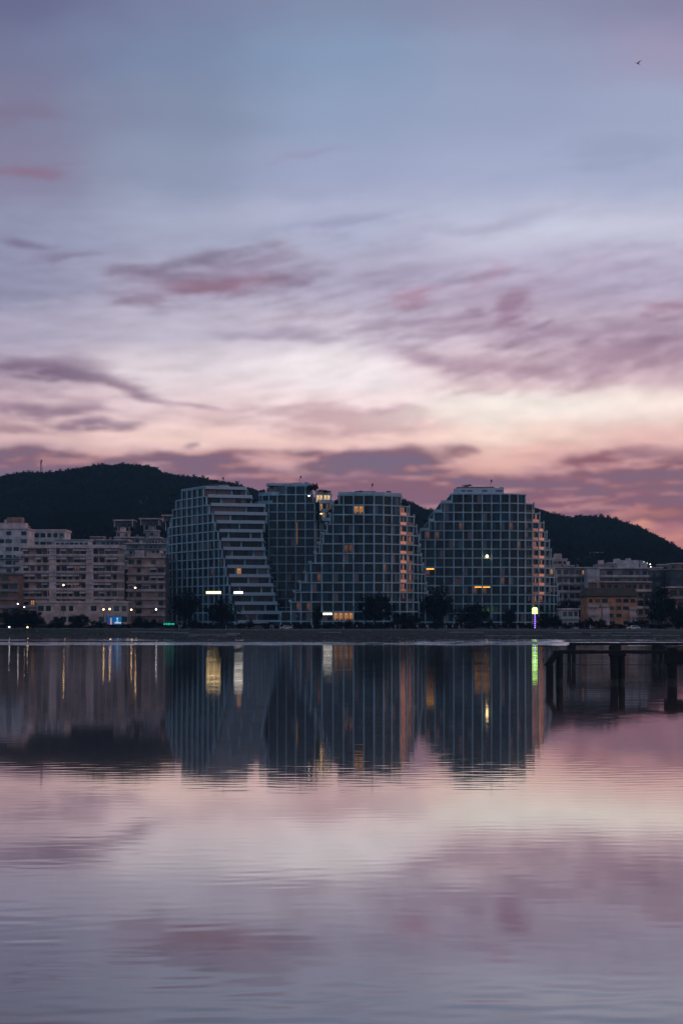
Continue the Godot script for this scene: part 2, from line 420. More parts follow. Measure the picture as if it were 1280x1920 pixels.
var waves := [   # wavelength, angle of travel off the line of sight, weight
	[1.7, 0.22, 0.5], [1.15, -0.14, 1.0], [0.92, 0.30, 0.9], [0.74, 0.08, 0.8], [0.63, -0.28, 0.7], [0.83, -0.05, 0.6],
]
func patch(d0: float, d1: float, dd: float, x0: float, x1: float, dx: float, zone: int, st: Array) -> void:
	var rows := int(round((d1 - d0) / dd)) + 1
	var cols := int(round((x1 - x0) / dx)) + 1
	var v := PackedVector3Array()
	var n := PackedVector3Array()
	v.resize(rows * cols)
	n.resize(rows * cols)
	var long := []
	if zone == 0: long = waves
	elif zone == 1: long = [[1.5, 0.02, 1.0], [1.13, -0.03, 1.0], [2.3, 0.04, 0.8], [0.95, 0.015, 0.7]]
	else: long = [[2.4, 0.04, 1.0], [3.6, -0.07, 0.3], [1.9, 0.10, 0.2]]
	var at := 0
	for i in rows:
		var d := d0 + i * dd
		for j in cols:
			var x := x0 + j * dx
			var amp := 0.0
			var ph := 0.0
			var ripple := 0.0
			if zone == 0:
				var e := n_patch.get_noise_2d(x * 0.9, d * 1.6)
				var e2 := n_patch.get_noise_2d(x * 2.2 + 300.0, d * 3.0)
				amp = 0.0010 + smoothstep(-0.1, 0.5, e + 0.6 * e2) * lerpf(0.0038, 0.0018, smoothstep(56.0, 66.0, d))
				amp *= 1.0 - smoothstep(118.0, 130.0, d) * 0.3
				ph = 7.0 * n_patch.get_noise_2d(x * 2.0 + 50.0, d * 2.0)
			elif zone == 1:
				amp = lerpf(0.0025, 0.012, smoothstep(130.0, 330.0, d)) * (1.0 + 0.5 * n_patch.get_noise_2d(x * 0.4, d * 0.7))
				ph = 6.0 * n_patch.get_noise_2d(x * 0.25 + 50.0, d * 0.5)
			else:
				var px := 640.0 + x / d * F
				var lit := smoothstep(363.0, 368.0, d) * (1.0 - smoothstep(398.0, 404.0, d))
				var left := (1.0 - smoothstep(255.0, 345.0, px)) * smoothstep(416.0, 422.0, d)
				var right := smoothstep(640.0, 860.0, px) * smoothstep(363.0, 368.0, d) * (1.0 - smoothstep(1045.0, 1060.0, px))
				var thin := smoothstep(426.0, 430.0, d) * (1.0 - smoothstep(432.0, 438.0, d)) * 0.6
				lit = maxf(maxf(lit, left), maxf(right, thin))
				ripple = lit
				amp = 0.012 + lerpf(0.11, 0.185, smoothstep(290.0, 340.0, px)) * lit * (0.85 + 0.3 * n_patch.get_noise_2d(x * 0.3, d * 2.0))
				ph = 7.0 * n_patch.get_noise_2d(x * 0.5 + 50.0, d * 0.6)
			var y := 0.0
			var sx := 0.0
			var sz := 0.0
			for w in long:
				var k: float = TAU / w[0]
				var s: float = amp * w[2]
				var a: float = k * (sin(w[1]) * x + cos(w[1]) * d) + ph * w[2]
				# sharp-crested wind ripples where the breeze touches, round ones elsewhere
				y += s / k * lerpf(sin(a), asin(clampf(sin(a), -1.0, 1.0)), ripple)
				var c := s * lerpf(cos(a), clampf(6.0 * cos(a), -1.0, 1.0), ripple)
				sx += c * sin(w[1])
				sz += c * cos(w[1])
			v[at] = Vector3(x, y, -d)
			n[at] = Vector3(-sx, 1.0, sz).normalized()      # d runs along -z
			at += 1
	var ix := PackedInt32Array()
	ix.resize((rows - 1) * (cols - 1) * 6)
	at = 0
	for i in rows - 1:
		for j in cols - 1:
			var a := i * cols + j
			ix[at] = a; ix[at + 1] = a + cols; ix[at + 2] = a + cols + 1
			ix[at + 3] = a; ix[at + 4] = a + cols + 1; ix[at + 5] = a + 1
			at += 6
	st.append([v, n, ix])

func make_lake() -> void:
	var st := []
	patch(20.0, 130.0, 0.14, -75.0, 75.0, 0.6, 0, st)
	patch(130.0, 360.0, 0.2, -160.0, 160.0, 4.0, 1, st)
	patch(360.0, 470.0, 0.25, -200.0, 200.0, 1.6, 2, st)
	var v := PackedVector3Array()
	var n := PackedVector3Array()
	var ix := PackedInt32Array()
	for r in [[-1500.0, 1500.0, -20.0, 900.0], [-1500.0, -75.0, -130.0, -20.0], [75.0, 1500.0, -130.0, -20.0], [-1500.0, -160.0, -360.0, -130.0], [160.0, 1500.0, -360.0, -130.0], [-1500.0, -200.0, -470.0, -360.0], [200.0, 1500.0, -470.0, -360.0]]:
		var k := v.size()
		for p in [[0, 3], [0, 2], [1, 2], [1, 3]]:
			v.append(Vector3(r[p[0]], 0, r[p[1]])); n.append(Vector3.UP)
		for i in [0, 1, 2, 0, 2, 3]: ix.append(k + i)
	st.append([v, n, ix])
	var m := ArrayMesh.new()
	for s in st:
		var arr := []
		arr.resize(Mesh.ARRAY_MAX)
		arr[Mesh.ARRAY_VERTEX] = s[0]
		arr[Mesh.ARRAY_NORMAL] = s[1]
		arr[Mesh.ARRAY_INDEX] = s[2]
		m.add_surface_from_arrays(Mesh.PRIMITIVE_TRIANGLES, arr)
	var o := part("lake_water", m, M.lake_water, self)
	tag(o, "calm lake mirroring the towers and the pink sky", "lake", "", "structure")

func bank_y(x: float, d: float) -> float:
	var s := d - shore(x)
	var rough := n_patch.get_noise_2d(x * 6.0, d * 9.0) * 0.5 + n_fine.get_noise_2d(x * 9.0, d * 9.0) * 0.3
	var y := 0.0
	if s < 0.0: y = s * 0.35
	else: y = 2.75 * smoothstep(-2.0, 15.0, s) - 0.05 + 0.35 * rough * smoothstep(0.0, 3.0, s) * (1.0 - smoothstep(10.0, 15.0, s))
	return y

func sheet(x0: float, x1: float, nx: int, ds: Array, height: Callable, tint: Callable) -> ArrayMesh:
	var v := PackedVector3Array()
	var c := PackedColorArray()
	var ix := PackedInt32Array()
	for i in ds.size():
		for j in nx:
			var x := lerpf(x0, x1, j / float(nx - 1))
			v.append(Vector3(x, height.call(x, ds[i]), -ds[i]))
			c.append(tint.call(x, ds[i]))
	for i in ds.size() - 1:
		for j in nx - 1:
			var a := i * nx + j
			for q in [a, a + nx, a + nx + 1, a, a + nx + 1, a + 1]: ix.append(q)
	var arr := []
	arr.resize(Mesh.ARRAY_MAX)
	arr[Mesh.ARRAY_VERTEX] = v
	arr[Mesh.ARRAY_COLOR] = c
	arr[Mesh.ARRAY_INDEX] = ix
	var s := SurfaceTool.new()
	s.create_from_arrays(arr)
	s.generate_normals()
	return s.commit()

var ridge := [[-400, 905], [-150, 900], [0, 896], [30, 890], [60, 888], [100, 887], [130, 883], [165, 876], [200, 873], [235, 871], [265, 874], [290, 878], [308, 888], [330, 893], [370, 896], [420, 905], [520, 930], [620, 942], [700, 938], [750, 938], [775, 946], [800, 958], [830, 962], [900, 948], [985, 949], [1010, 957], [1035, 966], [1060, 971], [1100, 970], [1135, 972], [1160, 979], [1185, 988], [1205, 1003], [1225, 1020], [1245, 1029], [1280, 1033], [1340, 1040], [1500, 1010], [1700, 1000]]
const RIDGE_D := 1200.0
func ridge_y(x: float) -> float:
	var px := 640.0 + x / RIDGE_D * F
	var k := 0
	while k < ridge.size() - 2 and px > ridge[k + 1][0]: k += 1
	var t := clampf((px - ridge[k][0]) / float(ridge[k + 1][0] - ridge[k][0]), 0.0, 1.0)
	t = lerpf(t, t * t * (3 - 2 * t), 0.5)
	return wy(lerpf(ridge[k][1], ridge[k + 1][1], t), RIDGE_D)

func hill_y(x: float, d: float) -> float:
	var xr := x * RIDGE_D / maxf(d, 600.0)
	var t := clampf((d - 660.0) / (RIDGE_D - 660.0), 0.0, 1.0)
	var rise := pow(t, 0.85) * 0.93 + 0.07 * t * t
	var y := 2.5 + (ridge_y(lerpf(x, xr, 1.0 - t)) - 4.5) * rise
	y += n_patch.get_noise_2d(x * 0.09, d * 0.09) * 14.0 * t * (1.0 - t) * 2.0
	if d > RIDGE_D:
		y -= (d - RIDGE_D) * 0.22
	return y

func make_ground() -> void:
	var ds := []
	var d := 432.0
	while d < 486.0:
		ds.append(d); d += 0.8
	for q in [500.0, 560.0, 640.0, 760.0, 1200.0, 1500.0]: ds.append(q)
	var soil := func(x: float, dd: float) -> Color:
		var g := n_patch.get_noise_2d(x * 2.0, dd * 6.0) + 0.5 * n_fine.get_noise_2d(x * 5.0, dd * 12.0)
		return Color(1.0, 0.93, 0.85).lerp(Color(0.42, 0.62, 0.40), smoothstep(-0.15, 0.25, g))
	var m := sheet(-330.0, 330.0, 420, ds, func(x, dd): return bank_y(x, dd) if dd < 480.0 else 2.7, soil)
	tag(part("ground", m, M.bank_soil, self), "earth bank with patchy dry grass along the far shore", "ground", "", "structure")
	var hs := []
	d = 660.0
	while d <= 1500.0:
		hs.append(d); d += 14.0
	var hm := sheet(-900.0, 900.0, 150, hs, hill_y, func(_x, _d): return Color.WHITE)
	tag(part("hill", hm, M.hill_ground, self), "wooded hill behind the town", "hill", "", "structure")
	# promenade: paved strip with a pale kerb on the lake side
	var pv := Build.new()
	var kb := Build.new()
	var x := -240.0
	while x < 240.0:
		var a := Vector3(x, 2.79, -(shore(x) + 16.5))
		var b := Vector3(x + 6.0, 2.79, -(shore(x + 6.0) + 16.5))
		pv.quad(a, b, b + Vector3(0, 0, -6.0), a + Vector3(0, 0, -6.0))
		var mid := (a + b) / 2.0
		kb.box(Transform3D(Basis(Vector3.UP, atan2(-(b.z - a.z), b.x - a.x)), mid + Vector3(0, 0.02, 0.1)), Vector3(6.02, 0.3, 0.22))
		x += 6.0
	var pr := part("promenade_path", pv.mesh(), M.paving, self)
	tag(pr, "paved lakeside promenade above the bank", "path", "", "structure")
	part("kerb", kb.mesh(), M.kerb_pale, pr)
	# boat ramp and low quay below the big bush
	var rp := Build.new()
	rp.prism(PackedVector2Array([Vector2(wx(425, 447), -447), Vector2(wx(447, 447), -447), Vector2(wx(462, 457), -457), Vector2(wx(452, 457), -457)]), 0.2, 1.9)
	var q := part("boat_ramp", rp.mesh(), M.kerb_pale, self)
	tag(q, "pale concrete boat ramp going down the bank beside a dark bush", "ramp")
	var qb := Build.new()
	qb.at(wx(390, 446), 0.7, -446.5, Vector3(12.0, 1.5, 2.0), 0.02)
	qb.at(wx(390, 446), 1.5, -446.4, Vector3(12.4, 0.16, 2.3), 0.02)
	tag(part("quay_wall", qb.mesh(), M.kerb_pale, self), "low concrete quay wall at the foot of the bank", "wall")

# ---------------------------------------------------------------- towers
var lit := []   # px, py, half width, half height, material
func lit_at(px: float, py: float) -> StandardMaterial3D:
	for l in lit:
		if absf(px - l[0]) <= l[2] and absf(py - l[1]) <= l[3]: return M[l[4]]
	return null

func frame_mesh(w: float, h: float, panes: int) -> ArrayMesh:
	w = snappedf(w, 0.1)
	var key := "%.1f %.1f %d" % [w, h, panes]
	if not mesh_cache.has(key):
		var b := Build.new()
		b.at(0, h / 2 - 0.04, 0, Vector3(w, 0.08, 0.1))
		b.at(0, -h / 2 + 0.05, 0, Vector3(w, 0.1, 0.1))
		for i in panes + 1:
			b.at(-w / 2 + w * i / panes, 0, 0.002, Vector3(0.08, h - 0.02, 0.104))
		mesh_cache[key] = b.mesh()
	return mesh_cache[key]

# a window of several panes between two points of a facade; n points outwards
func window(parent: Node3D, a: Vector3, b: Vector3, y0: float, h: float, panes: int, wild: float, frame: Material, glass: Material = null, called := "window") -> Node3D:
	var along := b - a
	var w := along.length()
	along /= w
	var out := along.cross(Vector3.UP)      # facade runs left to right seen from the lake, so this points to the lake
	var at := (a + b) / 2.0
	at.y = y0 + h / 2.0
	var win := part(called, frame_mesh(w, h, panes), frame, parent, Transform3D(Basis(along, Vector3.UP, out), at - parent.position))
	var d := -at.z
	var px := px_of(at.x, d)
	var py := py_of(at.y, d)
	for i in panes:
		var m := glass
		var off := -w / 2 + w * (i + 0.5) / panes
		var ppx := px_of(at.x + along.x * off, d)
		var l := lit_at(ppx, py)
		if l: m = l
		elif m == null:
			var r := rng.randf()
			m = M["glass_%d" % rng.randi_range(0, 5)]
			if r < 0.045: m = M.blind_pale
			elif r < 0.075: m = M.blind_mauve
		var turn := Basis(Vector3.UP, rng.randfn(0.0, 0.012 + wild)) * Basis(Vector3.RIGHT, rng.randfn(0.0, 0.006))
		part("pane", unit_box, m, win, Transform3D(turn.scaled_local(Vector3(w / panes - 0.08, h - 0.18, 0.03)), Vector3(off, 0.005, -0.02)))
	return win

# node positions from the photograph: px of each grid line; where bays look narrower than they are, the front turns away
func plan_from_px(px: Array, k0: int, k1: int, d0: float, bay: float) -> PackedVector2Array:
	var out := PackedVector2Array()
	out.resize(px.size())
	for k in range(k0, k1 + 1): out[k] = Vector2(wx(px[k], d0), -d0)
	for k in range(k1 + 1, px.size()):
		var d := -out[k - 1].y
		for it in 8:
			var dx: float = wx(px[k], d) - out[k - 1].x
			d = -out[k - 1].y + sqrt(maxf(bay * bay - dx * dx, 0.0))
		out[k] = Vector2(wx(px[k], d), -d)
	for k in range(k0 - 1, -1, -1):
		var d := -out[k + 1].y
		for it in 8:
			var dx: float = out[k + 1].x - wx(px[k], d)
			d = -out[k + 1].y + sqrt(maxf(bay * bay - dx * dx, 0.0))
		out[k] = Vector2(wx(px[k], d), -d)
	return out

func cut(plan: PackedVector2Array, pl: float, pr: float, least := 0.8) -> PackedVector2Array:
	var out := PackedVector2Array()
	for k in plan.size() - 1:
		var p0 := px_of(plan[k].x, -plan[k].y)
		var p1 := px_of(plan[k + 1].x, -plan[k + 1].y)
		if p1 <= pl or p0 >= pr: continue
		if out.is_empty():
			out.append(plan[k].lerp(plan[k + 1], clampf((pl - p0) / (p1 - p0), 0.0, 1.0)))
		out.append(plan[k + 1].lerp(plan[k], clampf((p1 - pr) / (p1 - p0), 0.0, 1.0)))
	# no slivers at the ends
	if out.size() > 2 and out[0].distance_to(out[1]) < least: out.remove_at(1)
	if out.size() > 2 and out[-1].distance_to(out[-2]) < least: out.remove_at(out.size() - 2)
	return out

func offset_line(p: PackedVector2Array, by: float) -> PackedVector2Array:   # + towards the lake
	var out := PackedVector2Array()
	for i in p.size():
		var a := (p[i] - p[i - 1]).normalized() if i > 0 else Vector2.ZERO
		var b := (p[i + 1] - p[i]).normalized() if i < p.size() - 1 else Vector2.ZERO
		var t := (a + b).normalized()
		var nn := Vector2(-t.y, t.x)
		if nn.y < 0.0 and absf(nn.y) > 0.2: nn = -nn
		out.append(p[i] + nn * by)
	return out

func v3(p: Vector2, y: float) -> Vector3: return Vector3(p.x, y, p.y)

# a band (slab edge or parapet) that follows a facade line
func band(p: PackedVector2Array, out_by: float, in_by: float, y0: float, y1: float) -> ArrayMesh:
	var b := Build.new()
	var o := offset_line(p, out_by)
	var i2 := offset_line(p, -in_by)
	for k in p.size() - 1:
		b.quad(v3(o[k], y0), v3(o[k + 1], y0), v3(o[k + 1], y1), v3(o[k], y1))
		b.quad(v3(o[k], y1), v3(o[k + 1], y1), v3(i2[k + 1], y1), v3(i2[k], y1))
		b.quad(v3(i2[k], y0), v3(i2[k + 1], y0), v3(o[k + 1], y0), v3(o[k], y0))
		b.quad(v3(i2[k + 1], y0), v3(i2[k], y0), v3(i2[k], y1), v3(i2[k + 1], y1))
	b.quad(v3(i2[0], y0), v3(o[0], y0), v3(o[0], y1), v3(i2[0], y1))
	b.quad(v3(o[-1], y0), v3(i2[-1], y0), v3(i2[-1], y1), v3(o[-1], y1))
	return b.mesh()

# one storey of a tower: body, slab band above, columns and windows
func storey(t: Node3D, line: PackedVector2Array, y0: float, y1: float, back: float, opt: Dictionary) -> void:
	var over: float = opt.get("over", 0.0)      # how far the slab above runs past the ends
	var recess: float = opt.get("recess", 0.45)
	var thick: float = opt.get("slab", 0.40)
	var shown: Array = opt.get("parapet", [])    # [height, from bay, to bay]
	var core := offset_line(line, -(recess + 0.12))
	var poly := core.duplicate()
	var e: float = opt.get("end_in", 0.0)
	poly.append(Vector2(core[-1].x - e, back)); poly.append(Vector2(core[0].x + e, back))
	var b := Build.new()
	b.prism(poly, y0, y1 - 0.05)
	part("storey_wall", b.mesh(), M.tower_wall, t, Transform3D(Basis.IDENTITY, -t.position))
	# slab
	var sl := line.duplicate()
	if over > 0.0:
		sl[0] += (line[0] - line[1]).normalized() * over
		sl[-1] += (line[-1] - line[-2]).normalized() * over
	var s := Build.new()
	var edge := offset_line(sl, 0.12)
	edge.append(Vector2(core[-1].x, back - 0.1)); edge.append(Vector2(core[0].x, back - 0.1))
	s.prism(edge, y1 - 0.05, y1 + thick - 0.05)
	part("floor_slab", s.mesh(), M.tower_white, t, Transform3D(Basis.IDENTITY, -t.position))
	var wild: float = opt.get("wild", 0.0)
	var inner := offset_line(line, -recess)
	for k in line.size():
		if opt.get("columns", true):
			var turn := 0.0
			if k < line.size() - 1: turn = -atan2(line[k + 1].y - line[k].y, line[k + 1].x - line[k].x)
			else: turn = -atan2(line[k].y - line[k - 1].y, line[k].x - line[k - 1].x)
			var h := y1 - 0.05 - (y0 + thick - 0.05)
			boxed("column", M.tower_white, t, Vector3(line[k].x, y0 + thick - 0.05 + h / 2, line[k].y) - t.position - Vector3(0, 0, 0.12), Vector3(0.40, h, 0.5), turn)
		if k < line.size() - 1:
			var a := v3(inner[k], 0)
			var c := v3(inner[k + 1], 0)
			var w := a.distance_to(c)
			if w < 0.7: continue
			var dir := (c - a) / w
			window(t, a + dir * 0.1, c - dir * 0.1, y0 + thick, y1 - y0 - thick - 0.1, 2 if w < 4.6 else 3, wild * smoothstep(0.2, 0.9, absf(dir.z)), M.frame_dark, M.blind_mauve if rng.randf() < opt.get("curtains", 0.0) else null)
			var rail_from: float = opt.get("rail_px", 99999.0)
			if px_of(line[k].x, -line[k].y) > rail_from:
				var q := PackedVector2Array([line[k].lerp(line[k + 1], 0.08), line[k].lerp(line[k + 1], 0.92)])
				part("balustrade", band(q, 0.06, 0.0, y0 + thick - 0.05, y0 + thick + 0.95), M.balustrade_glass, t, Transform3D(Basis.IDENTITY, -t.position))
	for p in shown:
		var seg := line.slice(p[1], p[2] + 1)
		if seg.size() > 1:
			part("parapet", band(seg, 0.2, 0.05, y1 - 0.15, y1 + p[0]), M.parapet_grey, t, Transform3D(Basis.IDENTITY, -t.position))

func roof_bits(t: Node3D, line: PackedVector2Array, y: float, back: float, sd: int) -> void:
	var r := RandomNumberGenerator.new()
	r.seed = sd
	# low parapet round the roof, plant room, boxes and a mast
	var a := line[0]
	var b := line[-1]
	var mid := (a + b) / 2.0
	var w := b.x - a.x
	var z := (mid.y + back) / 2.0
	boxed("plant_room", M.roof_grey, t, Vector3(mid.x - w * 0.08, y + 1.0, z) - t.position, Vector3(w * 0.42, 2.0, 5.0))
	boxed("plant_room", M.parapet_grey, t, Vector3(mid.x + w * 0.1, y + 0.7, z + 3.0) - t.position, Vector3(w * 0.3, 1.4, 3.0))
	for i in 3:
		boxed("roof_unit", M.roof_grey, t, Vector3(mid.x + r.randf_range(-0.4, 0.4) * w, y + 0.9, z + r.randf_range(-2, 3)) - t.position, Vector3(1.6, 1.8 + r.randf() * 0.6, 1.2))
	var m := Build.new()
	m.tube([Vector3(0, 0, 0), Vector3(0.05, 3.6, 0)], [0.06, 0.03], 5)
	m.at(0.25, 3.0, 0, Vector3(0.6, 0.9, 0.15))
	m.at(0, 2.2, 0, Vector3(0.9, 0.06, 0.06))
	part("antenna", m.mesh(), M.steel_dark, t, Transform3D(Basis.IDENTITY, Vector3(mid.x + w * 0.05, y + 1.3, z + 2.0) - t.position))

func z3(x: float) -> float: return 780.0 + x / 4.414
func z2(x: float) -> float: return 540.0 + x / 4.571
func z1(x: float) -> float: return 290.0 + x / 4.571

func make_towers() -> void:
	lit = [
		[672, 956, 5, 5, "lit_warm"], [690, 940, 2.5, 6, "lit_dim"], [650, 1028, 4, 5, "lit_dim"], [657, 1028, 4, 5, "lit_dim"], [722, 1066, 4, 6, "lit_dim"],
		[597, 1081, 3, 6, "lit_dim"], [643, 1157, 19, 7, "lit_warm"], [560, 1137, 7, 6, "lit_dim"], [575, 1137, 4, 6, "lit_dim"],
		[606, 933, 14, 6, "lit_pale"], [602, 949, 4, 6, "lit_warm"], [615, 949, 5, 6, "lit_dim"], [604, 963, 6, 6, "lit_warm"], [515, 963, 6, 5, "lit_dim"], [518, 1092, 9, 5, "lit_warm"],
		[450, 1069, 2.5, 6, "lit_warm"], [434, 1069, 2.5, 6, "lit_dim"], [398, 1069, 2, 6, "lit_dim"],
		[804, 1004, 3, 5, "lit_dim"], [820, 1004, 5, 5, "lit_dim"], [866, 985, 3, 5, "lit_dim"], [955, 985, 3, 5, "lit_dim"], [974, 1019, 4, 5, "lit_dim"], [941, 1090, 2.5, 5, "lit_dim"],
		[892, 1106, 4, 6, "lit_dim"], [907, 1106, 4, 6, "lit_dim"], [1032, 1073, 4, 6, "lit_warm"], [1038, 1089, 4, 6, "lit_dim"], [803, 1072, 6, 5, "lit_dim"],
	]
	var S := 3.41
	# ---- the broad grid tower with its stepped, rounded end
	var d := 530.0
	var t := thing("stepped_tower", "broad white-gridded glass apartment tower with stepped rounded end and curved roof storey", "tower", Vector3(wx(920, 545), 2.6, -545), 0.0, "stepped lakeside apartment towers")
	var px := [762, 780, 797, 815.1, 832.1, 850.2, 867.9, 885.3, 903.5, 920.9, 937.9, 954.4, 969.8, 983.9, 997, 1008.8, 1020.1, 1029.2, 1037.1, 1043.5, 1049.6]
	var plan := plan_from_px(px, 0, 11, d, 3.47)
	var back := -566.0
	var ends := [[847, 984], [827, 1000], [813, 1010.5], [804, 1018], [788, 1024], [780, 1028.5], [772, 1032], [768, 1034.5], [766, 1038], [764, 1042], [764, 1044], [764, 1046.5], [764, 1048], [764, 1049.5], [764, 1049.5]]
	var roof := 52.3
	for k in ends.size():
		var l := cut(plan, ends[k][0], ends[k][1])
		storey(t, l, roof - S * (k + 1), roof - S * k, back, {"over": 0.5, "wild": 0.05, "rail_px": 975.0})
		if k < 14 and k > 0:
			var q := cut(plan, ends[k][0] - 1, ends[k - 1][0] - 1, 0.1) if ends[k][0] < ends[k - 1][0] - 4 else PackedVector2Array()
			if q.size() > 1: part("terrace_parapet", band(q, 0.3, 0.0, roof - S * k + 0.2, roof - S * k + 1.15), M.tower_white, t, Transform3D(Basis.IDENTITY, -t.position))
			var e := cut(plan, ends[k][1] - 1.5, ends[k][1] + 0.6, 0.1)
			if e.size() > 1: part("terrace_parapet", band(e, 0.3, 0.0, roof - S * k + 0.2, roof - S * k + 0.9), M.tower_white, t, Transform3D(Basis.IDENTITY, -t.position))
	var top := cut(plan, 850, 945)
	var pen := Build.new()
	pen.prism(PackedVector2Array([Vector2(wx(850, 536), -536), Vector2(wx(858, 534), -534), Vector2(wx(944, 534), -534), Vector2(wx(945, 550), -552), Vector2(wx(850, 550), -552)]), roof + 0.3, roof + 2.7)
	part("roof_storey", pen.mesh(), M.parapet_grey, t, Transform3D(Basis.IDENTITY, -t.position))
	var pen2 := Build.new()
	pen2.prism(PackedVector2Array([Vector2(wx(855, 540), -540), Vector2(wx(866, 538), -538), Vector2(wx(925, 538), -538), Vector2(wx(930, 550), -550), Vector2(wx(855, 550), -550)]), roof + 2.7, roof + 3.6)
	part("roof_storey", pen2.mesh(), M.roof_grey, t, Transform3D(Basis.IDENTITY, -t.position))
	for q in [[868, 3], [880, 4], [908, 4], [935, 5]]:
		boxed("roof_light", M.blind_pale, t, Vector3(wx(q[0], 533.8), roof + 1.7, -533.9) - t.position, Vector3(q[1] * 0.5, 0.55, 0.12))
	roof_bits(t, cut(plan, 880, 960), roof + 1.6, -552, 4)
	# ---- the tower with diagonal terraces on one side
	d = 500.0
	t = thing("stepped_tower", "white-gridded glass tower with long diagonal terraces on one side and warm shopfront", "tower", Vector3(wx(690, 515), 2.6, -515), 0.0, "stepped lakeside apartment towers")
	px = [488.5, 507.5, 526.5, 545.5, 564.1, 583.8, 603.4, 624.2, 643.9, 662.5, 681.8, 700.8, 718.3, 733.6, 748.9, 762, 774.1, 782.8, 789.5, 795.5, 801]
	plan = plan_from_px(px, 0, 11, d, 3.63)
	back = -534.0
	roof = 49.4
	ends = [[636, 751], [624.2, 766], [619, 775], [613, 780], [606, 784], [599, 786.5], [592, 789], [582.5, 792.5], [573, 796], [563, 798.5], [553.5, 800.5], [545.5, 784], [526.5, 784], [507.5, 784]]
	for k in ends.size():
		var l := cut(plan, ends[k][0], ends[k][1])
		storey(t, l, roof - S * (k + 1), roof - S * k, back, {"over": 0.7, "wild": 0.05, "rail_px": 735.0})
		if k > 0 and k < 12:
			var q := cut(plan, ends[k][0] - 4.5, ends[k][0] + 1.5, 0.1)
			if q.size() > 1: part("terrace_parapet", band(q, 0.3, 0.0, roof - S * k + 0.2, roof - S * k + 0.9), M.tower_white, t, Transform3D(Basis.IDENTITY, -t.position))
			var e := cut(plan, ends[k][1] - 1.5, ends[k][1] + 0.8, 0.1)
			if e.size() > 1 and k < 11: part("terrace_parapet", band(e, 0.3, 0.0, roof - S * k + 0.2, roof - S * k + 0.95), M.tower_white, t, Transform3D(Basis.IDENTITY, -t.position))
	part("roof_parapet", band(cut(plan, 634, 752), 0.25, 0.1, roof + 0.3, roof + 1.3), M.tower_white, t, Transform3D(Basis.IDENTITY, -t.position))
	roof_bits(t, cut(plan, 645, 740), roof + 0.4, -522, 5)
	# ---- the tower behind, between the two
	d = 556.0
	t = thing("stepped_tower", "narrower set-back glass tower with brightly lit top terraces and rooftop shrubs", "tower", Vector3(wx(560, 570), 2.6, -570), 0.0, "stepped lakeside apartment towers")
	px = [474, 482, 492, 503.9, 519.8, 536.4, 554.3, 572.3, 590.2, 600, 609, 617, 624, 630]
	plan = plan_from_px(px, 3, 8, d, 3.75)
	back = -592.0
	roof = 57.6
	ends = [[536.4, 583], [487, 586], [476, 600], [483, 600], [486, 604], [490, 612], [495, 616], [495, 620], [495, 624], [495, 624], [495, 624], [495, 624], [495, 624], [495, 624], [495, 624], [495, 624]]
	for k in ends.size():
		storey(t, cut(plan, ends[k][0], ends[k][1]), roof - 3.39 * (k + 1), roof - 3.39 * k, back, {"over": 0.3, "wild": 0.02})
	for k in [1, 2, 3]:
		var q := cut(plan, ends[k][0] - 1, [0, 523, 511, 503.9][k], 0.1)
		part("terrace_parapet", band(q, 0.35, 0.0, roof - 3.39 * k - 0.2, roof - 3.39 * k + 1.25), M.tower_white, t, Transform3D(Basis.IDENTITY, -t.position))
	part("roof_parapet", band(cut(plan, 500, 583), 0.25, 0.1, roof + 0.3, roof + 1.2), M.tower_white, t, Transform3D(Basis.IDENTITY, -t.position))
	var wing := Build.new()
	wing.prism(PackedVector2Array([Vector2(wx(500, 575), -575), Vector2(wx(520, 562), -562), Vector2(wx(536, 557), -557), Vector2(wx(540, 575), -590)]), roof - 3.3, roof + 0.9)
	part("roof_storey", wing.mesh(), M.roof_grey, t, Transform3D(Basis.IDENTITY, -t.position))
	# lit terrace wing on the far side
	for w in [[592, 620, 1, "pale"], [599.5, 624, 2, "warm"], [604, 617, 3, "warm"]]:
		var k: int = w[2]
		var wd := 552.0
		var ln := PackedVector2Array([Vector2(wx(w[0], wd), -wd), Vector2(wx((w[0] + w[1]) / 2.0, wd + 0.5), -wd - 0.5), Vector2(wx(w[1], wd + 1.0), -wd - 1.0)])
		var y1 := roof - 3.39 * k
		storey(t, ln, y1 - 3.39, y1, -575.0, {"over": 0.4, "slab": 0.3, "recess": 0.9})
		part("terrace_parapet", band(ln, 0.4, 0.0, y1 - 0.1, y1 + 1.2), M.tower_white, t, Transform3D(Basis.IDENTITY, -t.position))
		if k == 3: part("terrace_parapet", band(ln, 0.4, 0.0, y1 - 3.39 - 0.2, y1 - 3.39 + 1.1), M.tower_white, t, Transform3D(Basis.IDENTITY, -t.position))
	boxed("light_strip", M.led_faint, t, Vector3(wx(557, 555.3), wy(1000, 555), -555.2) - t.position, Vector3(0.25, 8.5, 0.1))
	boxed("ceiling_lamp", M.led_white, t, Vector3(wx(579, 553), wy(929.5, 553), -553.5) - t.position, Vector3(0.8, 0.25, 0.3))
	boxed("ceiling_lamp", M.led_warm, t, Vector3(wx(602, 550), wy(963, 550), -550.6) - t.position, Vector3(0.8, 0.35, 0.3))
	roof_bits(t, cut(plan, 538, 580), roof + 0.3, -580, 6)
	# ---- the tower with a long oblique face and stacked balconies
	t = thing("stepped_tower", "glass tower with oblique gridded flank and stacked balconies with thick pale parapets", "tower", Vector3(wx(400, 540), 2.6, -540), 0.0, "stepped lakeside apartment towers")
	roof = 55.6
	var corner := [420, 445, 470, 500, 520, 545, 562, 578, 597, 610, 625, 642, 655, 672, 690, 700]
	var lft := [235, 185, 155, 140, 115, 108, 103, 98, 95, 90, 88, 86, 85, 84, 84, 84]
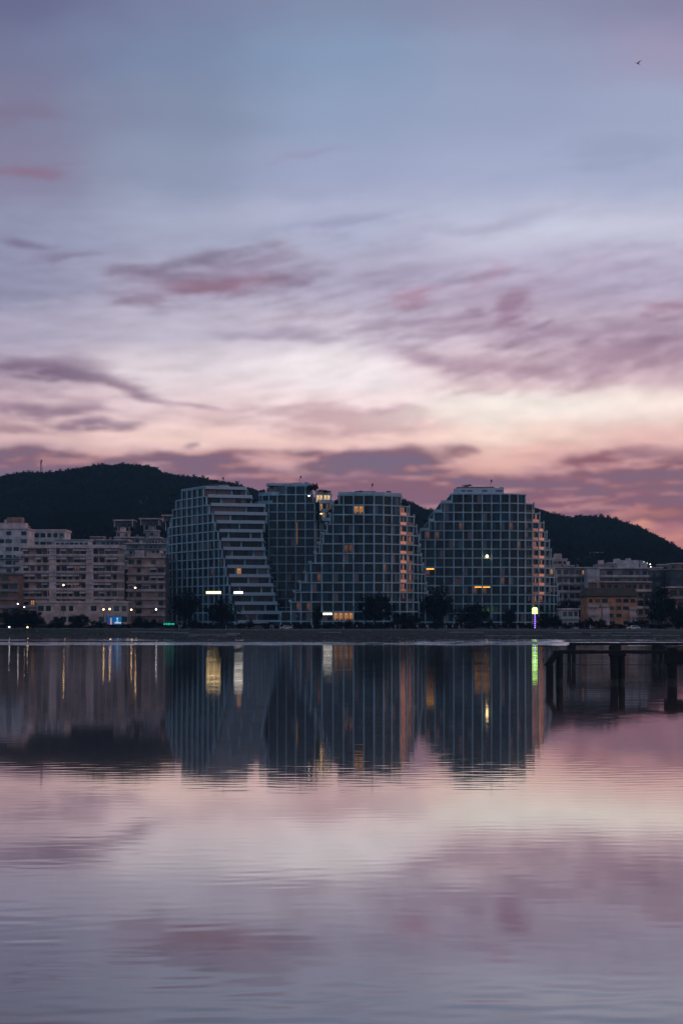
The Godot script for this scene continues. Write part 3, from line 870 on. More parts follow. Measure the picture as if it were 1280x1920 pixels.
	var rgt := [790, 835, 950, 965, 945, 925, 935, 947, 960, 980, 993, 1015, 1030, 1050, 1075, 1085]
	# oblique flank: a line that comes forward to the right, bending away at its far end
	px = []
	for q in [60, 84, 100, 125, 150, 190, 235, 280, 325, 370, 415, 460, 510, 550, 595, 640, 690, 735]: px.append(z1(q))
	plan = PackedVector2Array()
	var base := Vector2(wx(px[-1], 517), -517.0)
	plan.append(base)
	for k in range(px.size() - 2, -1, -1):
		var bend := deg_to_rad(57.0 + clampf((5 - k) * 6.0, 0.0, 26.0))
		var prev := plan[0]
		var dist := -prev.y
		for it in 12:
			var dx: float = prev.x - wx(px[k], dist)
			dist = -prev.y + dx * tan(bend)
		plan.insert(0, Vector2(wx(px[k], dist), -dist))
	for k in 16:
		var y1 := roof - 3.4 * k
		var l := cut(plan, z1(lft[k]), z1(corner[k]))
		storey(t, l, y1 - 3.4, y1, -572.0, {"over": 0.25, "wild": 0.02, "end_in": 1.0})
		# front with balconies
		var c := l[-1]
		var fd := -c.y
		var r := Vector2(wx(z1(rgt[k]), fd + 3.0), -fd - 3.0)
		if k < 4: r = Vector2(wx(z1(rgt[k]), fd + 5.0), -fd - 5.0)
		var n := 4 if k > 3 else 3
		var front := PackedVector2Array()
		for i in n + 1: front.append(c.lerp(r, i / float(n)))
		front[0] += Vector2(0.5, -0.1)
		storey(t, front, y1 - 3.4, y1, -572.0, {"columns": false, "recess": 1.9, "over": 0.0, "curtains": [0.8, 0.8, 0.4, 0.2, 0.1][mini(k, 4)]})
		for i in range(1, n + 1):
			if (i + k) % 2 == 0 or i == n:
				boxed("column", M.tower_white, t, Vector3(front[i].x - 0.4, y1 - 1.75, front[i].y - 1.2) - t.position, Vector3(0.7, 2.9, 0.5))
		part("parapet", band(front, 0.25, 0.0, y1 - 0.25, y1 + 0.95 if k > 0 else y1 + 0.9), M.parapet_grey, t, Transform3D(Basis.IDENTITY, -t.position))
	part("roof_parapet", band(cut(plan, z1(230), z1(425)), 0.2, 0.1, roof + 0.3, roof + 0.9), M.tower_white, t, Transform3D(Basis.IDENTITY, -t.position))
	var led := wx(400.5, 520)
	roof_bits(t, PackedVector2Array([Vector2(wx(z1(420), 545), -545), Vector2(wx(z1(700), 545), -545)]), roof + 0.2, -558, 7)

func sign_light(at: Vector3, c: Color, e: float, size: Vector2) -> void:
	var l := AreaLight3D.new()
	l.area_size = size
	l.light_color = c
	l.light_energy = e
	l.omni_range = 200.0 if "omni_range" in l else 0.0
	l.shadow_enabled = true
	l.position = at
	l.rotation.y = PI      # shines towards the lake
	l.name = numbered("light")
	add_child(l)

func make_signs() -> void:
	# light bars on the towers: each hangs from a slab, a thing of its own
	for s in [
		[400.5, 1111, 516.0, 5.3, 0.85, "led_warm", "long warm glowing light box on the gridded flank above the bushes", Color(1, 0.8, 0.5)],
		[447, 1111, 512.0, 3.1, 0.75, "led_white", "short white glowing light box on a balcony parapet", Color(1, 0.95, 0.9)],
		[614, 1151, 499.0, 3.1, 0.6, "led_white", "white glowing shop light over the warm shopfront", Color(1, 0.95, 0.9)],
		[896, 1100.8, 529.4, 2.6, 0.32, "led_orange", "orange light bar under a slab of the broad tower, first of a pair", Color(1, 0.6, 0.2)],
		[911.5, 1100.8, 529.4, 2.6, 0.32, "led_orange", "orange light bar under a slab of the broad tower, nearer its rounded end", Color(1, 0.6, 0.2)],
		[806, 1066.8, 528.0, 2.8, 0.4, "led_orange", "amber light bar in the gap between two towers", Color(1, 0.6, 0.2)],
	]:
		var d: float = s[2]
		var at := Vector3(wx(s[0], d), wy(s[1], d), -d)
		var t := thing("light_box", s[6], "light box", at)
		boxed("housing", M.steel_dark, t, Vector3(0, 0.0, -0.16), Vector3(s[3] + 0.1, s[4] + 0.1, 0.2))
		boxed("glowing_face", M[s[5]], t, Vector3(0, 0, 0), Vector3(s[3], s[4], 0.1))
	# round lamp in a window bay
	var gl := thing("globe_lamp", "bright round globe lamp hanging in a window bay", "lamp", Vector3(wx(912.5, 529.2), wy(1043, 529.2), -529.2))
	var sp := SphereMesh.new()
	sp.radius = 0.5
	sp.height = 1.0
	part("lamp_globe", sp, M.lamp_bulb_warm, gl)
	var hk := Build.new()
	hk.tube([Vector3(0, 0.45, 0), Vector3(0, 1.3, -0.2)], [0.03, 0.03], 5)
	part("hanger", hk.mesh(), M.steel_dark, gl)
	# green headed pylon
	var d2 := 462.0
	var py := thing("sign_pylon", "slim pylon with bright green glowing head and violet lettering strip", "sign", Vector3(wx(1002, d2), 2.75, -d2))
	var pb := Build.new()
	pb.soft_box(Vector3(0, 2.6, 0), Vector3(0.8, 5.2, 0.4), 0.04)
	part("post", pb.mesh(), M.steel_dark, py)
	var head := Build.new()
	head.prism(PackedVector2Array([Vector2(-0.8, -0.3), Vector2(-0.88, 0.0), Vector2(-0.8, 0.3), Vector2(0.8, 0.3), Vector2(0.88, 0.0), Vector2(0.8, -0.3)]), 5.2, 6.9)
	head.prism(PackedVector2Array([Vector2(-0.6, -0.28), Vector2(-0.6, 0.28), Vector2(0.6, 0.28), Vector2(0.6, -0.28)]), 6.9, 7.25)
	part("glowing_head", head.mesh(), M.sign_green, py)
	for i in 7:
		boxed("sign_letter", M.sign_violet, py, Vector3(0.03 * (i % 2), 4.8 - i * 0.68, 0.23), Vector3(0.42, 0.4, 0.06))
	# advertising screen
	var d3 := 478.0
	var bb := thing("screen_billboard", "blue glowing screen with two pale figures in front of the beige block", "billboard", Vector3(wx(215, d3), 2.7, -d3))
	var y := wy(1163.5, d3) - 2.7
	var bw := 4.7
	var bh := 2.6
	part("cabinet", box_mesh(0, y, -0.2, Vector3(bw + 0.2, bh + 0.2, 0.3)), M.steel_dark, bb)
	var im := Image.create(96, 56, false, Image.FORMAT_RGB8)
	im.fill(Color(0.05, 0.32, 0.62))
	for yy in 56:
		for xx in 96:
			var c := Color(0.04, 0.30, 0.60).lerp(Color(0.06, 0.42, 0.66), xx / 96.0)
			var fx := absf(xx - 24.0)
			if Vector2(xx - 24, (yy - 12) * 1.0).length() < 5: c = Color(0.85, 0.65, 0.58)
			elif yy > 17 and fx < 3.0 + (yy - 17) * 0.25: c = Color(0.85, 0.82, 0.85) if fx < 4 else Color(0.10, 0.12, 0.25)
			if yy > 36 and fx < 12 and fx > 4: c = Color(0.6, 0.06, 0.12)
			if Vector2(xx - 67, (yy - 13)).length() < 6: c = Color(0.8, 0.9, 0.98)
			elif yy > 18 and yy < 40 and absf(xx - 67.0) < 3.0 + (yy - 18) * 0.35: c = Color(0.45, 0.75, 0.95)
			if yy > 38 and yy < 50 and xx > 48 and xx < 94 and absf(yy - 44) < 5: c = Color(0.85, 0.86, 0.95)
			im.set_pixel(xx, yy, c)
	var sm := StandardMaterial3D.new()
	sm.resource_name = "screen_picture"
	sm.albedo_color = Color(0.02, 0.02, 0.02)
	sm.emission_enabled = true
	sm.emission = Color.BLACK
	sm.emission_texture = ImageTexture.create_from_image(im)
	sm.emission_energy_multiplier = 0.8
	var q := QuadMesh.new()
	q.size = Vector2(bw, bh)
	part("screen", q, sm, bb, Transform3D(Basis.IDENTITY, Vector3(0, y, 0.0)))
	for s in [-1.0, 1.0]:
		boxed("leg", M.steel_dark, bb, Vector3(s * 1.6, (y - bh / 2) / 2, -0.2), Vector3(0.25, y - bh / 2, 0.25))
	# small green shop sign at the foot of the oblique tower
	var gs := thing("shop_sign", "small teal glowing shop sign at the foot of the oblique tower", "sign", Vector3(wx(317, 478), wy(1170, 478), -478))
	boxed("board", M.steel_dark, gs, Vector3(0, 0, -0.1), Vector3(4.0, 0.8, 0.14))
	for i in 5:
		boxed("sign_letter", M.sign_teal, gs, Vector3(-1.5 + i * 0.75, 0.02 * (i % 2), 0.02), Vector3(0.5, 0.45 + 0.1 * (i % 3), 0.08))
	for i in 2:
		boxed("post", M.steel_dark, gs, Vector3(-1.6 + 3.2 * i, -1.1, -0.1), Vector3(0.12, 1.5, 0.1))
	# street lamps: px, py of the light, distance, warm?
	var k := 0
	for l in [[119.5, 1097, 520, 1], [254, 1102, 520, 1], [194.5, 1142.5, 482, 1], [206, 1142, 486, 1], [246.5, 1143, 484, 1], [293, 1142.5, 486, 0], [18, 1175.5, 470, 0], [52, 1176, 470, 1], [34, 1132, 500, 0], [46, 1138, 502, 0]]:
		var dd: float = l[1 + 1]
		var yy := wy(l[1], dd)
		var lt := thing("street_lamp", ["tall slim street lamp with glowing white head before the old blocks", "tall slim street lamp with glowing warm head before the old blocks"][l[3]], "street lamp", Vector3(wx(l[0], dd), 2.7, -dd), 0.0, ["white street lamps before the old blocks", "warm street lamps before the old blocks"][l[3]])
		var h := yy - 2.7
		var pb2 := Build.new()
		pb2.tube([Vector3(0, 0, -0.6), Vector3(0, h * 0.9, -0.6), Vector3(0, h + 0.22, -0.1)], [0.09, 0.06, 0.04], 6)
		part("pole", pb2.mesh(), M.steel_dark, lt)
		boxed("head", M.steel_dark, lt, Vector3(0, h + 0.2, 0.0), Vector3(0.5, 0.1, 0.5))
		var sp2 := SphereMesh.new()
		sp2.radius = 0.24 if k > 5 else 0.3
		sp2.height = sp2.radius * 2.0
		sp2.radial_segments = 12
		sp2.rings = 6
		part("bulb", sp2, M.lamp_bulb_warm if l[3] else M.lamp_bulb_white, lt, Transform3D(Basis.IDENTITY, Vector3(0, h, 0)))
		k += 1

# ---------------------------------------------------------------- older blocks
# facing the lake: x range in photograph pixels, roof and base lines, distance, depth, storeys; style options in o
func block(called: String, label: String, x0: float, x1: float, ytop: float, ybase: float, d: float, depth: float, storeys: int, o: Dictionary) -> Node3D:
	var a := wx(x0, d)
	var b := wx(x1, d)
	var top := wy(ytop, d)
	var bot := minf(wy(ybase, d), top - 2.0)
	var w := b - a
	var h := top - bot
	var t := thing(called, label, "building", Vector3((a + b) / 2.0, bot, -d), o.get("turn", 0.0))
	var wall: Material = M[o.get("wall", "plaster_beige")]
	var trim: Material = M[o.get("trim", "plaster_mauve")]
	boxed("wall", wall, t, Vector3(0, h / 2 - 0.2, -depth / 2), Vector3(w, h + 0.4, depth))
	var sh := h / storeys
	var bays: int = o.get("bays", maxi(2, int(w / 3.6)))
	var bw := w / bays
	var deck: float = o.get("deck", 0.0)          # depth of continuous balconies
	var r := RandomNumberGenerator.new()
	r.seed = int(x0 * 7 + ytop)
	var style: String = o.get("style", "windows")
	for s in storeys:
		var y := s * sh
		if deck > 0.0 and s > 0:
			boxed("balcony_slab", trim, t, Vector3(0, y, deck / 2), Vector3(w + o.get("over", 0.8), 0.28, deck))
			if o.get("parapets", true):
				boxed("balcony_front", trim if s % 2 == 0 else wall, t, Vector3(0, y + 0.5, deck - 0.06), Vector3(w + o.get("over", 0.8) - 0.1, o.get("front", 0.7), 0.1))
		for k in bays:
			var x := -w / 2 + bw * (k + 0.5)
			var roll := r.randf()
			if roll < o.get("blank", 0.12): continue
			var ww := bw * r.randf_range(0.5, 0.85)
			var hh := sh * (0.72 if deck > 0.0 and s > 0 else 0.5)
			var aa := t.position + Vector3(x - ww / 2, 0, 0.02)
			var cc := t.position + Vector3(x + ww / 2, 0, 0.02)
			window(t, aa, cc, bot + y + (0.3 if deck > 0.0 else sh * 0.28), hh, 2, 0.0, M.frame_dark, M.pane_teal if roll > 0.93 else M.pane_grey if roll > 0.6 else M.glass_1)
			if deck > 0.0 and s > 0 and r.randf() < o.get("awning", 0.0):
				var aw := Build.new()
				aw.box(Transform3D(Basis(Vector3.RIGHT, 0.75), Vector3(0, 0, 0)), Vector3(bw * 0.95, 0.05, 1.5))
				part("awning", aw.mesh(), M.awning_cream if r.randf() < 0.6 else M.awning_grey, t, Transform3D(Basis.IDENTITY, Vector3(x, y + sh - 0.75, deck - 0.35)))
			elif deck > 0.0 and s > 0 and r.randf() < 0.25:
				boxed("partition", wall, t, Vector3(x + bw / 2, y + sh / 2 + 0.1, deck / 2 - 0.1), Vector3(0.2, sh - 0.35, deck - 0.3))
		if o.has("piers") and s > 0:
			for k in o.piers:
				boxed("pier", trim if s % 3 else wall, t, Vector3((k - 0.5) * w, y + sh / 2 + 0.1, deck * 0.5), Vector3(w * 0.075, sh - 0.3, deck * 0.9))
	boxed("roof_slab", trim, t, Vector3(0, h + 0.4, -depth / 2 + deck * 0.5), Vector3(w + o.get("eave", 0.8), o.get("fascia", 0.5), depth + deck + 0.6))
	for e in o.get("roof_rooms", []):      # [offset along, width, height, back]
		boxed("roof_room", M[e[4]] if e.size() > 4 else wall, t, Vector3(e[0] * w, h + 0.6 + e[2] / 2, -e[3] - 2.0), Vector3(e[1] * w, e[2], 5.0))
	for i in o.get("tanks", 0):
		var tk := CylinderMesh.new()
		tk.top_radius = 0.6
		tk.bottom_radius = 0.6
		tk.height = 1.3
		tk.radial_segments = 10
		part("water_tank", tk, M.roof_grey, t, Transform3D(Basis.IDENTITY, Vector3(r.randf_range(-0.45, 0.45) * w, h + 1.3, -r.randf_range(1.5, depth - 1))))
	return t

func make_blocks() -> void:
	lit = [
		[228.5, 1068, 5, 7, "lit_warm"], [146, 1067, 4, 4, "lit_dim"], [140, 1097, 6, 4, "lit_dim"], [58, 1139, 10, 5, "lit_warm"], [64, 1137, 6, 6, "lit_warm"],
		[261, 1095, 4, 4, "lit_dim"], [267, 1080, 3, 4, "lit_dim"], [1201, 1096, 10, 5, "lit_warm"], [1176, 1095, 3, 5, "lit_warm"], [1094, 1073, 4, 4, "lit_warm"],
		[1052, 1080, 7, 4, "lit_dim"], [1255, 1034, 6, 4, "lit_pale"],
	]
	# behind first
	block("hillside_block", "pale blue apartment block with stacked flat roofs at the foot of the wooded hill", 0 - 60, 52, 993, 1052, 620, 14, 4, {"wall": "plaster_white", "trim": "plaster_mauve", "bays": 8, "roof_rooms": [[0.15, 0.6, 2.5, 3, "plaster_mauve"], [0.25, 0.25, 5.0, 4, "plaster_brown"]], "tanks": 3})
	block("hillside_block", "long mauve roofed block behind the beige balcony block", 52, 122, 996, 1045, 640, 14, 3, {"wall": "plaster_white", "trim": "plaster_mauve", "bays": 6, "fascia": 0.9})
	block("hillside_block", "low white annex with small dark windows beside the mauve roofed block", 104, 166, 1014, 1045, 610, 10, 2, {"wall": "plaster_white", "trim": "plaster_white", "bays": 7, "blank": 0.1, "tanks": 2})
	for q in [[165, 240, 1014, 690, "plaster_blue", "long blue grey hillside block with flat roof above the beige block"], [215, 300, 1009, 720, "plaster_grey", "long grey upper terrace block below the hillside villas"], [236, 313, 1021, 670, "plaster_blue", "blue grey terrace block between beige block and oblique tower"], [262, 313, 1012, 705, "plaster_white", "white terrace block close behind the oblique tower"], [225, 300, 1031, 640, "plaster_white", "row of pale rooftops just above the plaster block"]]:
		block("terrace_block", q[5], q[0], q[1], q[2], q[2] + 34, q[3], 12, 3, {"wall": q[4], "trim": "plaster_mauve" if q[4] != "plaster_white" else "plaster_blue", "bays": 9, "deck": 0.8, "parapets": true, "tanks": 3})
	for q in [[215, 250, 977, 800, "hillside villa with flat frame roof on stilts, first from the bare slope"], [264, 299, 974, 800, "hillside villa with flat frame roof on stilts, between two like it"], [306, 332, 968, 790, "pinkish hillside villa half hidden behind the oblique tower"]]:
		var v := block("hillside_villa", q[4], q[0], q[1], q[2], q[2] + 11, q[3], 9, 1, {"wall": "plaster_dark", "trim": "plaster_beige", "bays": 3, "deck": 1.2, "fascia": 0.7, "eave": 1.6})
		var w := wx(q[1], q[3]) - wx(q[0], q[3])
		var h := wy(q[2], q[3]) - wy(q[2] + 11, q[3])
		for s in [-0.48, 0.48]:
			boxed("frame_post", M.plaster_beige, v, Vector3(s * w, h / 2, 1.0), Vector3(0.5, h, 0.5))
		for s in [-0.3, 0.0, 0.3]:
			boxed("stilt", M.plaster_beige, v, Vector3(s * w, -2.4, 0.6), Vector3(0.45, 4.6, 0.45))
	# left front
	block("apartment_block", "beige apartment block with long balconies, awnings and a thick roof band", 44, 222, 1027, 1170, 536, 16, 9, {"wall": "plaster_beige", "trim": "plaster_mauve", "bays": 15, "deck": 2.0, "over": 5.0, "awning": 0.42, "piers": [0.32, 0.71], "blank": 0.06, "fascia": 1.3, "eave": 1.0, "parapets": true, "front": 0.5})
	block("apartment_block", "plaster block with uneven balconies between the beige block and the oblique tower", 240, 309, 1047, 1170, 552, 14, 8, {"wall": "plaster_beige", "trim": "plaster_mauve", "bays": 5, "deck": 1.4, "over": 1.0, "awning": 0.25, "blank": 0.25, "roof_rooms": [[-0.2, 0.25, 2.6, 2, "plaster_mauve"], [0.2, 0.4, 1.6, 2]], "tanks": 2})
	block("apartment_block", "pale building with white railing band beside the beige balcony block", -60, 38, 1049, 1105, 570, 12, 4, {"wall": "plaster_white", "trim": "plaster_blue", "bays": 7, "deck": 1.2})
	block("apartment_block", "brownish low block beside trees and the beige balcony block", -60, 34, 1078, 1170, 525, 12, 6, {"wall": "plaster_brown", "trim": "plaster_grey", "bays": 6, "deck": 1.0, "blank": 0.2})
	# ground floor hall under the beige block
	block("shop_hall", "low plaster shop hall with teal windows under the beige block", 70, 240, 1131, 1172, 524, 8, 2, {"wall": "plaster_beige", "trim": "plaster_mauve", "bays": 12, "blank": 0.3, "fascia": 0.8})
	# right side
	block("hillside_block", "small pink stepped house on the slope beside the broad tower", 1036, 1062, 1050, 1070, 690, 8, 2, {"wall": "plaster_beige", "trim": "plaster_mauve", "bays": 3, "roof_rooms": [[-0.1, 0.5, 2.5, 1]]})
	block("apartment_block", "long white apartment block with dark balconies beside the broad tower", 1030, 1101, 1066, 1170, 600, 14, 7, {"wall": "plaster_white", "trim": "plaster_mauve", "bays": 6, "deck": 1.0, "blank": 0.2, "tanks": 2})
	var nb := block("apartment_block", "narrow white slab of a building with a brown side panel", 1101, 1123, 1066, 1172, 590, 12, 7, {"wall": "plaster_white", "trim": "plaster_white", "bays": 2, "blank": 0.5})
	boxed("side_panel", M.plaster_brown, nb, Vector3(1.6, 14.5, 0.12), Vector3(2.6, 8.0, 0.3))
	block("apartment_block", "grey and white cubic block above the brown roofed house", 1110, 1214, 1067, 1172, 600, 12, 7, {"wall": "plaster_grey", "trim": "plaster_white", "bays": 8, "deck": 1.1, "roof_rooms": [[0.15, 0.35, 3.2, 0, "plaster_white"], [0.42, 0.12, 2.4, 0, "plaster_white"], [-0.3, 0.3, 1.5, 0]], "tanks": 3})
	block("apartment_block", "dark blue flat block behind the tallest tree", 1214, 1262, 1070, 1172, 610, 12, 6, {"wall": "plaster_dark", "trim": "plaster_grey", "bays": 4})
	block("apartment_block", "brown balcony block with glowing top room behind the brown roofed house", 1112, 1218, 1093, 1172, 560, 12, 5, {"wall": "plaster_brown", "trim": "plaster_beige", "bays": 9, "deck": 1.2, "blank": 0.15})
	var hs := block("old_house", "old house of orange and pink plaster with a wide brown tiled roof", 1100, 1192, 1120, 1175, 500, 14, 4, {"wall": "plaster_orange", "trim": "plaster_brown", "bays": 7, "blank": 0.25, "fascia": 0.3, "eave": 0.6})
	var hw := wx(1192, 500) - wx(1100, 500)
	var hh := wy(1120, 500) - hs.position.y
	var rf := Build.new()
	rf.quad(Vector3(-hw / 2 - 1.0, hh + 0.5, 1.2), Vector3(hw / 2 + 1.0, hh + 0.5, 1.2), Vector3(hw / 2 - 0.6, hh + 3.4, -1.6), Vector3(-hw / 2 + 0.5, hh + 3.4, -1.6))
	rf.quad(Vector3(hw / 2 + 1.0, hh + 0.5, 1.2), Vector3(hw / 2 + 1.0, hh + 0.5, -15.0), Vector3(hw / 2 - 0.6, hh + 3.4, -11.0), Vector3(hw / 2 - 0.6, hh + 3.4, -1.6))
	rf.quad(Vector3(-hw / 2 - 1.0, hh + 0.5, -15.0), Vector3(-hw / 2 - 1.0, hh + 0.5, 1.2), Vector3(-hw / 2 + 0.5, hh + 3.4, -1.6), Vector3(-hw / 2 + 0.5, hh + 3.4, -11.0))
	rf.quad(Vector3(hw / 2 + 1.0, hh + 0.5, -15.0), Vector3(-hw / 2 - 1.0, hh + 0.5, -15.0), Vector3(-hw / 2 + 0.5, hh + 3.4, -11.0), Vector3(hw / 2 - 0.6, hh + 3.4, -11.0))
	rf.quad(Vector3(-hw / 2 - 1.0, hh + 0.5, -15.0), Vector3(hw / 2 + 1.0, hh + 0.5, -15.0), Vector3(hw / 2 + 1.0, hh + 0.5, 1.2), Vector3(-hw / 2 - 1.0, hh + 0.5, 1.2))
	var rp := part("roof", rf.mesh(), M.roof_brown, hs)
	boxed("chimney", M.plaster_brown, rp, Vector3(-4, hh + 4.4, -5), Vector3(0.9, 2.0, 0.9))
	for q in [[-0.36, 0.27, 0.60, "plaster_beige"], [-0.12, 0.14, 0.62, "plaster_mauve"], [0.43, 0.13, 0.55, "plaster_mauve"], [-0.30, 0.38, 0.16, "plaster_brown"]]:
		boxed("bay_front", M[q[3]], hs, Vector3(q[0] * hw, hh * q[2] / 2 + 0.4, 0.25), Vector3(q[1] * hw, hh * q[2], 0.5))
	for q in [[-0.14, 0.14, 0.72], [-0.38, 0.22, 0.70], [0.43, 0.14, 0.62], [0.43, 0.14, 0.36], [-0.38, 0.22, 0.42]]:
		boxed("balcony", M.awning_cream, hs, Vector3(q[0] * hw, hh * q[2], 0.6), Vector3(q[1] * hw, 0.9, 1.2))
	block("lake_house", "small white two storey house at the foot of the broad tower", 1053, 1084, 1144, 1177, 480, 8, 2, {"wall": "plaster_white", "trim": "plaster_mauve", "bays": 3, "deck": 0.8, "over": 0.2, "blank": 0.1})
	block("apartment_block", "brown balcony block partly hidden by the tallest tree", 1254, 1330, 1103, 1176, 510, 12, 4, {"wall": "plaster_brown", "trim": "plaster_mauve", "bays": 5, "deck": 1.2, "blank": 0.05})
	block("hillside_block", "dark roofed house with lit rooms behind the brown balcony block", 1256, 1310, 1069, 1110, 600, 10, 2, {"wall": "plaster_dark", "trim": "plaster_grey", "bays": 5})
	# on the right hill
	var v2 := block("hillside_villa", "white villa on tall arches alone on the dark hillside", 1106, 1128, 1037, 1043, 900, 8, 1, {"wall": "plaster_white", "trim": "plaster_white", "bays": 3, "deck": 1.0})
	for s in [-0.42, -0.14, 0.14, 0.42]:
		boxed("stilt", M.plaster_white, v2, Vector3(s * 7.4, -1.3, 0.4), Vector3(0.8, 2.6, 0.8))
	lit.append([1255, 1034, 20, 8, "lit_pale"])
	block("hillside_villa", "hilltop house with glowing windows on the falling ridge", 1247, 1264, 1030, 1038, 1060, 8, 1, {"wall": "plaster_brown", "trim": "plaster_brown", "bays": 3, "blank": 0.0})
	var hr := RandomNumberGenerator.new()
	hr.seed = 91
	for q in [[1040, 1076, 700, "plaster_white", "low white house just above the long white block"], [1066, 1062, 740, "plaster_mauve", "mauve house alone above the long white block"], [1086, 1068, 720, "plaster_beige", "beige house above the narrow white slab"], [1128, 1060, 730, "plaster_beige", "beige house above the cubic block"], [1152, 1057, 750, "plaster_white", "white house beside garden lamps on the slope"], [1176, 1056, 740, "plaster_mauve", "mauve house high over the cubic block"], [1198, 1060, 720, "plaster_grey", "grey house beside the row of garden lamps"], [1230, 1066, 700, "plaster_beige", "beige house above the dark blue block"], [1246, 1060, 740, "plaster_grey", "grey house on the slope over the dark roofed house"], [1270, 1058, 730, "plaster_brown", "brown house high over the dark roofed house"], [18, 984, 720, "plaster_mauve", "small mauve house above the pale blue block"], [40, 988, 700, "plaster_brown", "small brown house beside the roof rooms of the pale blue block"], [182, 1008, 740, "plaster_grey", "grey shed on the bare slope over the beige block"], [230, 998, 760, "plaster_beige", "beige house under the first stilted villa"], [285, 996, 760, "plaster_grey", "grey house under the second stilted villa"], [1060, 1090, 640, "plaster_blue", "blue house squeezed beside the broad tower"], [1090, 1100, 600, "plaster_mauve", "mauve house under the narrow white slab"]]:
		var w2: float = hr.randf_range(9.0, 15.0) / q[2] * F / 2.0
		block("hillside_house", q[4], q[0] - w2 / 2, q[0] + w2 / 2, q[1], q[1] + hr.randf_range(22.0, 30.0), q[2], 7, 2, {"wall": q[3], "trim": "plaster_mauve", "bays": 3, "blank": 0.2, "deck": 0.6 if hr.randf() < 0.5 else 0.0, "roof_rooms": [[hr.randf_range(-0.25, 0.25), 0.4, 2.0, 0]] if hr.randf() < 0.5 else []})
	# lights of houses among the trees on the slope
	for q in [[1141, 1059, 760], [1147, 1059, 760], [1154, 1059, 760], [1160, 1060, 760], [1206, 1054, 800], [1212, 1056, 800], [1218, 1058, 790], [1219, 1063, 780], [1226, 1066, 770], [1268, 1035, 1060], [1267, 1030, 1060], [84, 1063, 700]]:
		var t := thing("garden_lamp", "small pale garden lamp on the dark slope above the roofs", "lamp", Vector3(wx(q[0], q[2]), wy(q[1], q[2]), -q[2]), 0.0, "garden lamps on the slope")
		var sp := SphereMesh.new()
		sp.radius = 0.3
		sp.height = 0.6
		sp.radial_segments = 8
		sp.rings = 4
		part("bulb", sp, M.led_white, t)
		boxed("post", M.steel_dark, t, Vector3(0, -2.2, -0.25), Vector3(0.12, 4.5, 0.12))
	# mast on the hill
	var mx := wx(78, 1190)
	var mb := thing("radio_mast", "thin lattice radio mast standing on the hill crest", "mast", Vector3(mx, wy(890, 1190), -1190))
	var la := Build.new()
	for s in [[-1, -1], [1, -1], [1, 1], [-1, 1]]:
		la.tube([Vector3(s[0] * 0.8, -1.0, s[1] * 0.8), Vector3(s[0] * 0.35, 12.5, s[1] * 0.35)], [0.16, 0.12], 5)
	for i in 7:
		var yy := i * 1.8
		la.box(Transform3D(Basis(Vector3.BACK, 0.7 if i % 2 else -0.7), Vector3(0, yy, 0.6)), Vector3(1.7, 0.14, 0.14))
	part("lattice", la.mesh(), M.steel_dark, mb)
	for i in 3:
		boxed("antenna_panel", M.roof_grey, mb, Vector3([-0.6, 0.6, 0.0][i], 9.5 + i, 0.6), Vector3(0.5, 2.2, 0.3))

# ---------------------------------------------------------------- plants
# a crown of leaf-sized faces gathered in clumps inside the unit ball
func crown_mesh(sd: int, leaves: int, size: float, clumps: int, tall := 1.0) -> ArrayMesh:
	var r := RandomNumberGenerator.new()
	r.seed = sd
	var v := PackedVector3Array()
	var n := PackedVector3Array()
	var c := PackedColorArray()
	var ix := PackedInt32Array()
	var cs := []
	for i in clumps:
		var p := Vector3(r.randfn(), r.randfn(), r.randfn()).normalized() * pow(r.randf(), 0.45) * 0.82
		p.y *= 0.95
		if p.y < -0.35: p *= 0.75
		cs.append([p, r.randf_range(0.13, 0.38), r.randf_range(0.55, 1.4)])
	for i in leaves:
		var q: Array = cs[i % clumps]
		var dir := Vector3(r.randfn(), r.randfn(), r.randfn()).normalized()
		var p: Vector3 = q[0] + dir * q[1] * pow(r.randf(), 0.33)
		var t := Vector3(r.randfn(), r.randfn(), r.randfn()).normalized()
		var nn := (dir * 0.9 + Vector3.UP * 0.3 + Vector3(r.randfn(), r.randfn(), r.randfn()) * 0.5).normalized()
		var a := nn.cross(t).normalized() * size * r.randf_range(0.6, 1.3)
		var b := nn.cross(a).normalized() * size * r.randf_range(0.5, 1.0)
		var k := v.size()
		v.append(p - a); v.append(p - b * 0.6); v.append(p + a); v.append(p + b * 0.6)
		var tone: float = q[2] * r.randf_range(0.8, 1.2)
		for j in 4:
			n.append(nn); c.append(Color(tone, tone, tone * 0.95))
		for j in [0, 1, 2, 0, 2, 3]: ix.append(k + j)
	var arr := []
	arr.resize(Mesh.ARRAY_MAX)
	arr[Mesh.ARRAY_VERTEX] = v
	arr[Mesh.ARRAY_NORMAL] = n
	arr[Mesh.ARRAY_COLOR] = c
	arr[Mesh.ARRAY_INDEX] = ix
	var m := ArrayMesh.new()
	m.add_surface_from_arrays(Mesh.PRIMITIVE_TRIANGLES, arr)
	return m

func trunk_mesh(sd: int) -> ArrayMesh:
	var r := RandomNumberGenerator.new()
	r.seed = sd
	var b := Build.new()
	b.tube([Vector3(0, -0.05, 0), Vector3(0.01, 0.2, 0), Vector3(-0.01, 0.45, 0.01), Vector3(0.0, 0.75, 0)], [0.035, 0.026, 0.02, 0.008])
	for i in 6:
		var a := TAU * i / 6.0 + r.randf()
		var y := r.randf_range(0.28, 0.5)
		b.tube([Vector3(0, y, 0), Vector3(cos(a) * 0.13, y + 0.14, sin(a) * 0.13), Vector3(cos(a) * 0.24, y + 0.3, sin(a) * 0.24)], [0.014, 0.009, 0.004], 5)
	return b.mesh()

